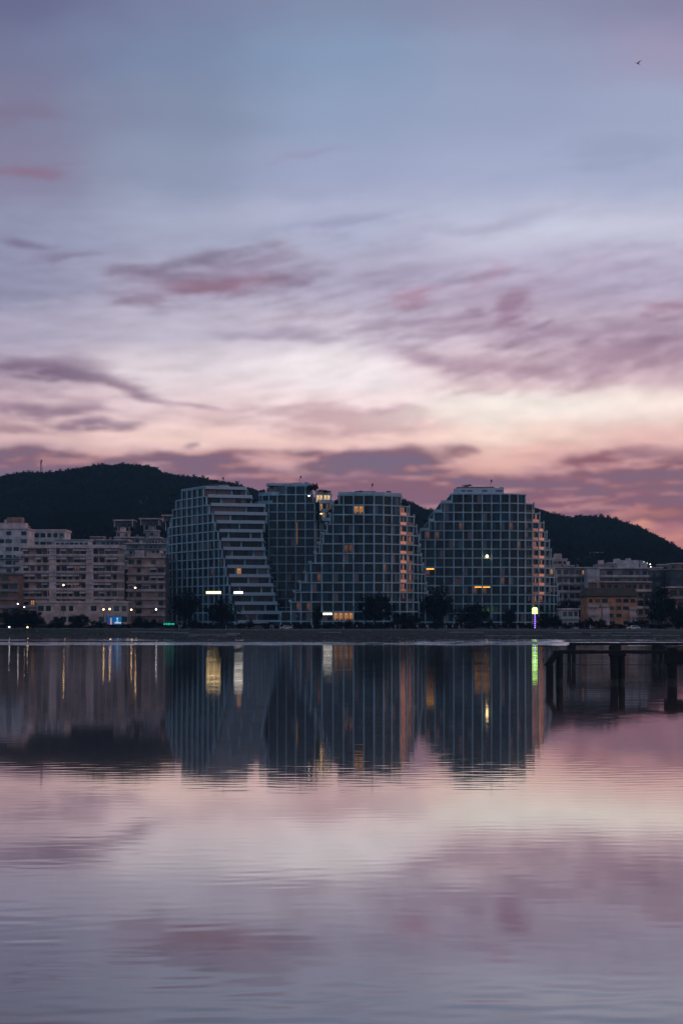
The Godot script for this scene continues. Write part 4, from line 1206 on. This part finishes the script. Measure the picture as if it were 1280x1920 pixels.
func tree(called: String, label: String, category: String, px: float, pyt: float, pyb: float, halfw: float, d: float, leaf: String, k: int, group := "", stem := 0.15) -> void:
	var y0 := 2.6
	var top := wy(pyt, d)
	var y1 := maxf(wy(pyb, d), y0)
	if category == "roof plant": y0 = wy(pyb, d); y1 = y0
	var h := top - y0
	var t := thing(called, label, category, Vector3(wx(px, d), y0, -d), 0.0, group)
	var rw := halfw / F * d
	part("trunk", trunk_mesh(k), M.bark, t, Transform3D(Basis.from_scale(Vector3(h * 0.8, h, h * 0.8)), Vector3.ZERO))
	var c0 := h * stem
	var ry := (h - c0) / 2.0
	var xf := Transform3D(Basis(Vector3.UP, k * 1.7).scaled(Vector3(rw * 1.22, ry * 1.15, rw * 1.22)), Vector3(0, c0 + ry, 0))
	part("crown", crowns[k % crowns.size()], M[leaf], t, xf)

func make_plants() -> void:
	for i in 5: crowns.append(crown_mesh(40 + i, 4200, 0.055, 46))
	for i in 3: crowns.append(crown_mesh(80 + i, 1500, 0.085, 22))
	# trees by the promenade, in front of the towers
	var g := "trees along the promenade"
	tree("broadleaf_tree", "dark broad tree in front of the gridded flank of the oblique tower", "tree", 347, 1098, 1172, 27, 490, "leaf_dark", 0, g, 0.12)
	tree("round_bush", "pale rounded bush between two dark trees below the oblique tower", "bush", 365, 1155, 1180, 13, 458, "leaf_mid", 5, g, 0.02)
	tree("broadleaf_tree", "wide dark tree beside the boat ramp", "tree", 417, 1122, 1180, 30, 462, "leaf_dark", 1, g, 0.06)
	tree("broadleaf_tree", "slim dark tree beside the warm shopfront", "tree", 593, 1136, 1178, 11, 470, "leaf_dark", 2, g, 0.1)
	tree("broadleaf_tree", "big dark tree in front of the tower with diagonal terraces", "tree", 701, 1112, 1178, 35, 468, "leaf_dark", 3, g, 0.08)
	tree("young_tree", "low tree under the rounded end of the diagonal terrace tower", "tree", 752, 1146, 1178, 19, 468, "leaf_mid", 4, g, 0.1)
	tree("young_tree", "dark low tree filling the foot of the gap between towers", "tree", 776, 1146, 1178, 14, 474, "leaf_dark", 6, g, 0.1)
	tree("broadleaf_tree", "tall rust tinted tree covering the gap between the towers", "tree", 817, 1097, 1178, 29, 472, "leaf_rust", 0, g, 0.08)
	tree("broadleaf_tree", "wide rust brown tree at the foot of the broad tower", "tree", 880, 1130, 1178, 36, 474, "leaf_rust", 2, g, 0.05)
	tree("young_tree", "pointed golden tree before the broad tower", "tree", 953, 1141, 1178, 13, 470, "leaf_gold", 3, g, 0.06)
	tree("young_tree", "small green tree just beyond the green headed pylon", "tree", 1021, 1149, 1178, 15, 476, "leaf_mid", 1, g, 0.05)
	tree("young_tree", "dark tree beside the small white house", "tree", 1038, 1152, 1178, 14, 472, "leaf_dark", 4, g, 0.05)
	tree("broadleaf_tree", "dark bushy tree behind the small white house", "tree", 1074, 1113, 1170, 27, 540, "leaf_blue", 5, g, 0.03)
	tree("broadleaf_tree", "tallest dark tree beside the old orange house", "tree", 1234, 1096, 1178, 29, 476, "leaf_dark", 2, g, 0.04)
	tree("broadleaf_tree", "dark tree in front of the brown balcony block", "tree", 1272, 1130, 1178, 20, 470, "leaf_dark", 1, g, 0.04)
	tree("young_tree", "small yellowish tree before the old orange house", "tree", 1100, 1157, 1178, 15, 474, "leaf_gold", 6, g, 0.08)
	tree("young_tree", "small dark tree under the pink front of the old house", "tree", 1122, 1158, 1178, 11, 474, "leaf_mid", 7, g, 0.08)
	tree("broadleaf_tree", "large dark tree before the brownish low block", "tree", 28, 1138, 1180, 34, 480, "leaf_dark", 0, g, 0.04)
	tree("broadleaf_tree", "dark spreading tree before the warm lit shop hall", "tree", 62, 1144, 1182, 24, 478, "leaf_dark", 4, g, 0.04)
	tree("young_tree", "dark low tree between the spreading tree and the round bush", "tree", 106, 1158, 1182, 15, 480, "leaf_dark", 2, g, 0.04)
	tree("round_bush", "large dark ball shaped tree before the shop hall", "bush", 148, 1151, 1184, 20, 480, "leaf_dark", 3, g, 0.03)
	tree("young_tree", "dark low tree beyond the blue screen", "tree", 185, 1160, 1180, 13, 486, "leaf_blue", 5, g, 0.05)
	tree("young_tree", "olive shrub tree before the plaster block", "tree", 262, 1155, 1178, 14, 492, "leaf_mid", 1, g, 0.05)
	tree("young_tree", "dark shrub tree before the plaster block and teal sign", "tree", 287, 1160, 1178, 13, 494, "leaf_dark", 6, g, 0.05)
	# hedge pieces along the promenade
	var r := RandomNumberGenerator.new()
	r.seed = 77
	var x := -8.0
	while x < 1290.0:
		var hw := r.randf_range(9.0, 17.0)
		tree("hedge_bush", "low dark hedge bush lining the lakeside promenade", "bush", x, 1179 - r.randf_range(9.0, 15.0) if r.randf() < 0.8 else 1160.0, 1180, hw, r.randf_range(466.0, 486.0) if x > 330 else r.randf_range(488.0, 498.0), ["leaf_dark", "leaf_blue", "leaf_mid"][r.randi_range(0, 2)], 5 + r.randi_range(0, 2), "hedge bushes along the promenade", 0.0)
		x += hw * 1.5
	# shrubs on roofs and terraces
	for q in [[493, 917, 923, 6, 558, "clipped shrub on the upper terrace of the set-back tower"], [511, 905, 917, 9, 560, "dense shrub row beside the roof of the set-back tower"], [584, 904, 922, 8, 552, "slender tree on the top terrace of the set-back tower"], [592, 905, 923, 6, 552, "feathery tree over the lit terrace of the set-back tower"], [609, 917, 924, 12, 550, "spreading shrub above the brightly lit terrace"], [632, 933, 946, 6, 502, "shrub on the top terrace beside the diagonal steps"], [619, 953, 963, 4, 502, "shrub on the second diagonal terrace"], [674, 919, 925, 6, 505, "shrub on the flat roof of the diagonal terrace tower"], [700, 922, 926, 9, 505, "long low shrub on the roof of the diagonal terrace tower"], [475, 935, 941, 7, 545, "dark shrubs on the terrace between two towers"], [325, 926, 931, 6, 548, "dark shrub on the top step of the oblique tower"], [321, 941, 946, 5, 550, "dark shrub on the second step of the oblique tower"], [318, 958, 963, 5, 552, "dark shrub on the third step of the oblique tower"], [314, 976, 981, 4, 552, "dark shrub on the fourth step of the oblique tower"], [404, 899, 904, 8, 540, "low shrub row on the roof of the oblique tower"], [800, 974, 980, 10, 531, "shrubs on the stepped side of the broad tower"], [877, 908, 913, 9, 540, "shrub on the curved roof storey of the broad tower"], [755, 941, 948, 4, 503, "shrub at the rounded end under the top storey"], [762, 943, 949, 5, 506, "shrub at the far end of the upper terrace"]]:
		tree("roof_shrub", q[5], "roof plant", q[0], q[1], q[2], q[3], q[4], "leaf_dark", 5 + int(q[0]) % 3, "shrubs on the tower terraces", 0.0)

func make_stones() -> void:
	var r := RandomNumberGenerator.new()
	r.seed = 23
	var b := Build.new()
	b.box(Transform3D(Basis(Vector3(1, 1, 0).normalized(), 0.6), Vector3.ZERO), Vector3(1.0, 0.7, 0.8))
	b.box(Transform3D(Basis(Vector3(0, 1, 1).normalized(), 0.9), Vector3(0.15, 0.05, 0.1)), Vector3(0.8, 0.75, 0.7))
	var mm := MultiMesh.new()
	mm.transform_format = MultiMesh.TRANSFORM_3D
	mm.mesh = b.mesh()
	mm.instance_count = 900
	for i in 900:
		var x := r.randf_range(-125.0, 125.0)
		var s := absf(r.randfn(0.0, 4.5)) + 0.2
		var d := shore(x) + s
		var k := r.randf_range(0.2, 0.9) * (1.0 if r.randf() < 0.9 else 1.6)
		mm.set_instance_transform(i, Transform3D(Basis(Vector3.UP, r.randf() * TAU).scaled(Vector3(k * 1.3, k * 0.7, k)), Vector3(x, bank_y(x, d) + 0.05, -d)))
	var o := MultiMeshInstance3D.new()
	o.name = "shore_stones"
	o.multimesh = mm
	o.material_override = M.stone
	add_child(o)
	tag(o, "rubble of stones strewn along the foot of the bank", "stones", "", "stuff")
	# broken lengths of low wall on the bank
	for q in [[228, 352, 8.5, "long low wall on the bank below the blue screen"], [600, 640, 9.0, "short pale wall on the bank below the warm shopfront"], [838, 905, 9.5, "low pale wall on the bank below the rust tinted tree"], [905, 1010, 5.0, "lower wall on the bank below the broad tower"], [1040, 1215, 9.0, "long pale wall on the bank below the old orange house"], [1100, 1300, 5.5, "lower long wall on the bank behind the pier"]]:
		var pl := PackedVector2Array()
		for i in 9:
			var x := wx(lerpf(q[0], q[1], i / 8.0), 450.0)
			pl.append(Vector2(x, -(shore(x) + q[2])))
		var yw: float = 2.75 * smoothstep(-2.0, 15.0, q[2])
		tag(part("bank_wall", band(pl, 0.2, 0.2, yw - 0.6, yw + 0.28), M.kerb_pale, self), q[3], "wall")
	for q in [[852, "unlit globe lamp post beside the rust tinted tree"], [556, "unlit globe lamp post before the set-back tower"], [462, "unlit globe lamp post beside the wide dark tree"], [1146, "unlit globe lamp post before the old orange house"], [730, "unlit globe lamp post between two promenade trees"], [212, "unlit globe lamp post below the blue screen"]]:
		var x := wx(q[0], 458.0)
		var t := thing("lamp_post", q[1], "lamp post", Vector3(x, 2.79, -(shore(x) + 16.9)))
		var pb := Build.new()
		pb.tube([Vector3.ZERO, Vector3(0, 0.5, 0), Vector3(0, 4.2, 0)], [0.11, 0.07, 0.05], 6)
		part("pole", pb.mesh(), M.steel_dark, t)
		var sp := SphereMesh.new()
		sp.radius = 0.28
		sp.height = 0.56
		sp.radial_segments = 10
		sp.rings = 6
		part("globe", sp, M.kerb_pale, t, Transform3D(Basis.IDENTITY, Vector3(0, 4.4, 0)))

func make_forest() -> void:
	var r := RandomNumberGenerator.new()
	r.seed = 11
	var proto := crown_mesh(150, 420, 0.17, 14)
	var xs := []
	var cols := []
	for i in 30000:
		var d := sqrt(r.randf_range(668.0 * 668.0, 1216.0 * 1216.0))
		if i < 6000: d = r.randf_range(1150.0, 1216.0)
		var px := r.randf_range(-60.0, 1340.0)
		var x := wx(px, d)
		if n_patch.get_noise_2d(x * 0.25, d * 0.25) < -0.62: continue
		var y := hill_y(x, d)
		var s := r.randf_range(1.6, 3.4)
		if r.randf() < (0.06 if d > 1150.0 else 0.04): s *= r.randf_range(1.3, 1.8)
		xs.append(Transform3D(Basis(Vector3.UP, r.randf() * TAU).scaled(Vector3(s * r.randf_range(0.9, 1.4), s, s)), Vector3(x, y + s * 0.25, -d)))
		var tn := r.randf_range(0.65, 1.3) * (1.0 + 0.4 * n_patch.get_noise_2d(x * 0.2, d * 0.3))
		cols.append(Color(tn * 1.05, tn, tn * 0.9))
	var mm := MultiMesh.new()
	mm.transform_format = MultiMesh.TRANSFORM_3D
	mm.use_colors = true
	mm.mesh = proto
	mm.instance_count = xs.size()
	for i in xs.size():
		mm.set_instance_transform(i, xs[i])
		mm.set_instance_color(i, cols[i])
	var o := MultiMeshInstance3D.new()
	o.name = "forest"
	o.multimesh = mm
	o.material_override = M.forest
	add_child(o)
	tag(o, "dense dark woodland covering the hills behind the town", "forest", "", "stuff")

# ---------------------------------------------------------------- pier
func make_pier() -> void:
	var rows := [
		{"d": 172.5, "y": 1222.5, "x0": 1036.0, "piles": [[1048.5, 0.85, 0.0], [1150, 1.05, 0.1], [1165, 0.75, 0.0], [1259, 1.25, 0.0], [1300, 1.0, 0.0]], "label": "front frame of a ruined concrete pier with thick piles"},
		{"d": 226.0, "y": 1207.5, "x0": 1067.0, "piles": [[1066, 0.6, 0.0], [1075, 0.65, 0.0], [1149, 0.8, 0.0], [1158, 0.6, 0.0], [1226, 0.8, 0.0], [1238, 0.6, 0.0], [1300, 0.8, 0.0]], "label": "rear frame of the ruined concrete pier, farther out"},
	]
	for q in rows.size():
		var w: Dictionary = rows[q]
		var d: float = w.d
		var yb := wy(w.y, d)
		var t := thing("ruined_pier", w.label, "pier", Vector3(wx(1160, d), 0, -d), 0.0, "frames of the ruined pier")
		var r := RandomNumberGenerator.new()
		r.seed = 5 + q
		# main beam with a worn edge, in lengths
		var xa := wx(w.x0, d)
		var xb := wx(1330, d)
		var n := 22
		var b := Build.new()
		for i in n:
			var x0 := lerpf(xa, xb, i / float(n))
			var x1 := lerpf(xa, xb, (i + 1) / float(n))
			b.at((x0 + x1) / 2 - t.position.x, yb + r.randf_range(-0.015, 0.015), r.randf_range(-0.04, 0.04), Vector3(x1 - x0 + 0.02, 0.40 + r.randf_range(-0.04, 0.05), 0.9 + r.randf_range(-0.05, 0.08)))
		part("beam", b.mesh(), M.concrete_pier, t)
		for p in w.piles:
			var x := wx(p[0], d) - t.position.x
			var pb := Build.new()
			var lean: float = p[2]
			var path := []
			var rad := []
			for i in 9:
				var f := i / 8.0
				path.append(Vector3(x + lean * (1 - f) * 6.0 * 0.3 + r.randf_range(-0.02, 0.02), lerpf(-2.0, yb - 0.15, f), 0))
				rad.append(p[1] * 0.48 * (1.0 + r.randf_range(-0.05, 0.06)))
			pb.tube(path, rad, 8)
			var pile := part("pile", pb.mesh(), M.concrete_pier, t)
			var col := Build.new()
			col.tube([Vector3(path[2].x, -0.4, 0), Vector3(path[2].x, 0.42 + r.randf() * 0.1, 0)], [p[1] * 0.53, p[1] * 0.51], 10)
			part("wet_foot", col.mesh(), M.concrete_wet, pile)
		# wide caps
		for c in ([[1045, 1.0, 0.4], [1156, 2.0, 0.35], [1262, 2.2, 1.3]] if q == 0 else [[1070, 1.3, 1.0], [1152, 1.8, 1.0], [1233, 1.9, 1.0]]):
			var cb := Build.new()
			cb.soft_box(Vector3(wx(c[0], d) - t.position.x, yb - 0.2 - c[2] / 2, 0.02), Vector3(c[1], c[2], 1.1), 0.08)
			if q == 0 and c[0] == 1262:
				cb.soft_box(Vector3(wx(1259, d) - t.position.x, yb + 0.2, 0.02), Vector3(1.2, 0.7, 1.0), 0.15)
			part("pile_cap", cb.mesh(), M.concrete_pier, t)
		if q == 0:
			# leaning pile at the broken end
			var lp := Build.new()
			var ox := t.position.x
			lp.soft_box(Vector3(wx(1029, d) - ox, 0.05, 0.3), Vector3(0.78, 4.3, 0.8), 0.07)
			lp.box(Transform3D(Basis(Vector3.BACK, -0.62), Vector3(wx(1032.5, d) - ox, 2.75, 0.2)), Vector3(0.72, 2.0, 0.76))
			part("leaning_pile", lp.mesh(), M.concrete_pier, t)
			var cb := Build.new()
			var pts := []
			var rr := []
			for i in 25:
				var f := i / 24.0
				pts.append(Vector3(lerpf(wx(1050, d), wx(1320, d), f) - t.position.x, 2.25 - 0.12 * sin(f * PI * 2.6) * sin(f * PI * 2.6), -0.5))
				rr.append(0.035)
			cb.tube(pts, rr, 5)
			part("cable", cb.mesh(), M.steel_dark, t)

# ---------------------------------------------------------------- people and cars
func capsule(p: Vector3, a: Vector3, b: Vector3, ra: float, rb: float) -> float:
	var ab := b - a
	var t := clampf((p - a).dot(ab) / ab.length_squared(), 0.0, 1.0)
	return p.distance_to(a + ab * t) - lerpf(ra, rb, t)

func person_mesh(stride: float, top: Color, legs: Color) -> ArrayMesh:
	var bones := [   # a, b, ra, rb
		[Vector3(0, 1.62, 0.02), Vector3(0, 1.68, 0.02), 0.085, 0.10], [Vector3(0, 1.45, 0), Vector3(0, 1.58, 0.01), 0.06, 0.055],
		[Vector3(0, 1.38, 0), Vector3(0, 1.0, 0), 0.13, 0.125], [Vector3(-0.15, 1.40, 0), Vector3(0.15, 1.40, 0), 0.075, 0.075], [Vector3(-0.07, 0.93, 0), Vector3(0.07, 0.93, 0), 0.12, 0.12],
	]
	for s in [-1.0, 1.0]:
		var f: float = s * stride
		bones.append([Vector3(0.09 * s, 0.9, 0), Vector3(0.1 * s, 0.49, f * 0.2 + 0.03), 0.095, 0.065])
		bones.append([Vector3(0.1 * s, 0.49, f * 0.2 + 0.03), Vector3(0.1 * s, 0.09, f * 0.4), 0.06, 0.042])
		bones.append([Vector3(0.1 * s, 0.05, f * 0.4 - 0.03), Vector3(0.11 * s, 0.04, f * 0.4 + 0.15), 0.045, 0.035])
		bones.append([Vector3(0.2 * s, 1.40, 0), Vector3(0.25 * s, 1.13, -f * 0.12), 0.055, 0.045])
		bones.append([Vector3(0.25 * s, 1.13, -f * 0.12), Vector3(0.25 * s, 0.90, -f * 0.2 + 0.06), 0.042, 0.032])
		bones.append([Vector3(0.25 * s, 0.90, -f * 0.2 + 0.06), Vector3(0.245 * s, 0.78, -f * 0.2 + 0.1), 0.036, 0.022])
	var cell := 0.035
	var lo := Vector3(-0.38, -0.04, -0.4)
	var nx := 22
	var ny := 53
	var nz := 26
	var f := PackedFloat32Array()
	f.resize(nx * ny * nz)
	for k in nz:
		for j in ny:
			for i in nx:
				var p := lo + Vector3(i, j, k) * cell
				var d := 9.0
				for b in bones:
					var e := capsule(p, b[0], b[1], b[2], b[3])
					var h := clampf(0.5 + 0.5 * (d - e) / 0.03, 0.0, 1.0)
					d = lerpf(d, e, h) - 0.03 * h * (1.0 - h)
				f[(k * ny + j) * nx + i] = d
	var idx := {}
	var st := SurfaceTool.new()
	st.begin(Mesh.PRIMITIVE_TRIANGLES)
	var count := 0
	for k in nz - 1:
		for j in ny - 1:
			for i in nx - 1:
				var acc := Vector3.ZERO
				var m := 0
				for e in [[0, 0, 0, 1, 0, 0], [0, 0, 0, 0, 1, 0], [0, 0, 0, 0, 0, 1], [1, 0, 0, 1, 1, 0], [1, 0, 0, 1, 0, 1], [0, 1, 0, 1, 1, 0], [0, 1, 0, 0, 1, 1], [0, 0, 1, 1, 0, 1], [0, 0, 1, 0, 1, 1], [1, 1, 0, 1, 1, 1], [1, 0, 1, 1, 1, 1], [0, 1, 1, 1, 1, 1]]:
					var a := f[((k + e[2]) * ny + j + e[1]) * nx + i + e[0]]
					var b := f[((k + e[5]) * ny + j + e[4]) * nx + i + e[3]]
					if (a < 0) != (b < 0):
						acc += Vector3(e[0], e[1], e[2]).lerp(Vector3(e[3], e[4], e[5]), a / (a - b))
						m += 1
				if m:
					var p := lo + (Vector3(i, j, k) + acc / m) * cell
					var c := top
					if p.y > 1.68 or (p.y > 1.56 and p.z < -0.02): c = Color(0.02, 0.015, 0.012)
					elif p.y > 1.50 or (absf(p.x) > 0.18 and p.y < 0.92): c = Color(0.35, 0.22, 0.16)
					elif p.y < 0.08: c = Color(0.03, 0.03, 0.03)
					elif p.y < 0.96: c = legs
					st.set_color(c)
					st.set_smooth_group(0)
					st.add_vertex(p)
					idx[(k * ny + j) * nx + i] = count
					count += 1
	for k in range(1, nz - 1):
		for j in range(1, ny - 1):
			for i in range(1, nx - 1):
				var c0 := (k * ny + j) * nx + i
				for e in [[1, nx, nx * ny], [nx, nx * ny, 1], [nx * ny, 1, nx]]:
					var a := f[c0]
					var b := f[c0 + e[0]]
					if (a < 0) == (b < 0): continue
					var q := [c0, c0 - e[1], c0 - e[1] - e[2], c0 - e[2]]
					var o := [0, 2, 1, 0, 3, 2] if a < 0 else [0, 1, 2, 0, 2, 3]
					for t in o:
						st.add_index(idx[q[t]])
	st.generate_normals()
	return st.commit()

func make_bird() -> void:
	var d := 130.0
	var t := thing("bird", "small dark bird gliding high over the lake", "bird", Vector3(wx(1195, d), wy(119, d), -d), 0.7)
	var b := Build.new()
	b.tube([Vector3(-0.2, 0, 0), Vector3(-0.12, 0.01, 0), Vector3(0.0, 0, 0), Vector3(0.14, -0.01, 0), Vector3(0.24, 0, 0)], [0.008, 0.045, 0.055, 0.03, 0.006], 8)
	for s in [-1.0, 1.0]:
		var p := [Vector3(-0.07, 0.02, 0), Vector3(0.07, 0.02, 0), Vector3(0.05, 0.14, 0.22 * s), Vector3(-0.06, 0.15, 0.20 * s), Vector3(0.09, 0.20, 0.44 * s)]
		b.quad(p[0], p[1], p[2], p[3])
		b.quad(p[3], p[2], p[4], p[4])
	b.quad(Vector3(0.2, 0.0, -0.02), Vector3(0.2, 0.0, 0.02), Vector3(0.34, 0.0, 0.06), Vector3(0.34, 0.0, -0.06))
	part("body", b.mesh(), M.steel_dark, t)

func make_people() -> void:
	var white := Color(0.6, 0.6, 0.62)
	var kinds := [
		[person_mesh(0.5, white, Color(0.05, 0.06, 0.09)), "person in a white top walking on the promenade", "people in white tops on the promenade"],
		[person_mesh(0.15, Color(0.03, 0.03, 0.04), Color(0.03, 0.035, 0.05)), "person in dark clothes standing on the promenade", "people in dark clothes on the promenade"],
		[person_mesh(0.4, Color(0.4, 0.41, 0.45), Color(0.35, 0.35, 0.37)), "person in pale clothes strolling on the promenade", "people in pale clothes on the promenade"],
	]
	var r := RandomNumberGenerator.new()
	r.seed = 3
	for q in [[508, 0], [512, 2], [524, 2], [533, 0], [548, 0], [586, 2], [630, 1], [659, 1], [669, 0], [741, 2], [782, 0], [799, 0], [802, 2], [836, 2], [848, 0], [860, 2], [930, 1], [933, 1], [951, 1], [967, 1], [970, 2], [995, 1], [1069, 1], [1075, 1], [1095, 1], [1106, 2], [1117, 1], [1158, 1], [336, 2], [340, 0], [424, 2]]:
		var k: Array = kinds[q[1]]
		var x := wx(q[0], 457.0)
		var d := shore(x) + 17.5 + r.randf() * 3.0
		var o := part("person", k[0], M.person_clothes, self, Transform3D(Basis(Vector3.UP, PI / 2 * (1 if r.randf() < 0.5 else -1) + r.randf_range(-0.5, 0.5)), Vector3(wx(q[0], d), 2.79, -d)))
		tag(o, k[1], "person", k[2])
	# parked cars beyond the hedge
	for q in [[536, "car_white", "white parked car at the foot of the set-back tower"], [482, "car_dark", "dark parked car at the foot of the balcony tower"], [1186, "car_white", "white parked car under the tallest tree"]]:
		var d := 463.0
		var t := thing("parked_car", q[2], "car", Vector3(wx(q[0], d), 2.72, -d), 0.1, "cars parked by the promenade")
		var b := Build.new()
		var side := [Vector2(-2.1, 0.35), Vector2(-2.1, 0.8), Vector2(-1.6, 0.92), Vector2(2.0, 0.95), Vector2(2.15, 0.75), Vector2(2.15, 0.35)]
		for s in [[side, 0.85], [[Vector2(-1.0, 0.92), Vector2(-0.45, 1.42), Vector2(1.0, 1.45), Vector2(1.7, 0.95)], 0.72]]:
			var pl: Array = s[0]
			var w: float = s[1]
			for i in pl.size():
				var a: Vector2 = pl[i]
				var c: Vector2 = pl[(i + 1) % pl.size()]
				b.quad(Vector3(a.x, a.y, w), Vector3(a.x, a.y, -w), Vector3(c.x, c.y, -w), Vector3(c.x, c.y, w))
			for zz in [w, -w]:
				for i in range(1, pl.size() - 1):
					b.quad(Vector3(pl[0].x, pl[0].y, zz), Vector3(pl[i].x, pl[i].y, zz), Vector3(pl[i + 1].x, pl[i + 1].y, zz), Vector3(pl[i + 1].x, pl[i + 1].y, zz))
		part("body", b.mesh(), M[q[1]], t)
		for zz in [-0.725, 0.725]:
			var wb := Build.new()
			wb.quad(Vector3(-0.75, 0.97, zz), Vector3(1.45, 0.97, zz), Vector3(0.95, 1.38, zz), Vector3(-0.35, 1.36, zz))
			part("side_window", wb.mesh(), M.car_glass, t)
		for xx in [-1.35, 1.35]:
			for zz in [-0.8, 0.8]:
				var cy := CylinderMesh.new()
				cy.top_radius = 0.33
				cy.bottom_radius = 0.33
				cy.height = 0.2
				cy.radial_segments = 12
				part("wheel", cy, M.tyre, t, Transform3D(Basis(Vector3.RIGHT, PI / 2), Vector3(xx, 0.33, zz)))

# ---------------------------------------------------------------- all
func _ready() -> void:
	var cam := Camera3D.new()
	cam.name = "camera"
	cam.projection = Camera3D.PROJECTION_FRUSTUM
	cam.near = 0.5
	cam.far = 9000.0
	cam.size = 2.0 * 0.5 * 960.0 / F
	cam.frustum_offset = Vector2(0.0, 0.5 * (HORIZON - 960.0) / F)
	cam.position = Vector3(0, EYE, 0)
	cam.current = true
	add_child(cam)
	rng.seed = 2024
	n_patch.seed = 5; n_patch.frequency = 0.02; n_patch.fractal_octaves = 3
	n_warp.seed = 8; n_warp.frequency = 0.012; n_warp.fractal_octaves = 4
	n_fine.seed = 15; n_fine.frequency = 0.03; n_fine.fractal_octaves = 4
	var env := Environment.new()
	env.background_mode = Environment.BG_SKY
	var pan := PanoramaSkyMaterial.new()
	pan.panorama = make_sky()
	var sky := Sky.new()
	sky.sky_material = pan
	env.sky = sky
	env.tonemap_mode = Environment.TONE_MAPPER_LINEAR
	env.tonemap_exposure = 1.0
	env.sdfgi_enabled = true
	env.ssao_enabled = true
	env.ssil_enabled = true
	env.fog_enabled = true
	env.fog_density = 0.00011
	env.fog_light_color = Color(0.64, 0.86, 1.0)
	var we := WorldEnvironment.new()
	we.name = "environment"
	we.environment = env
	add_child(we)
	var sun := DirectionalLight3D.new()
	sun.name = "afterglow_sun"
	sun.light_energy = 0.085
	sun.light_angular_distance = 11.0
	sun.light_color = Color(1.0, 0.63, 0.52)
	sun.shadow_enabled = true
	add_child(sun)
	# a light shines along its -z; the afterglow stands to the right, so the light travels to the left and towards the lake
	sun.look_at_from_position(Vector3.ZERO, -Vector3(sin(deg_to_rad(88.0)), 0.085, -cos(deg_to_rad(88.0))))
	unit_box = box_mesh(0, 0, 0, Vector3.ONE)
	make_materials()
	make_ground()
	make_lake()
	make_towers()
	make_blocks()
	make_signs()
	make_pier()
	make_plants()
	make_forest()
	make_stones()
	make_people()
	make_bird()
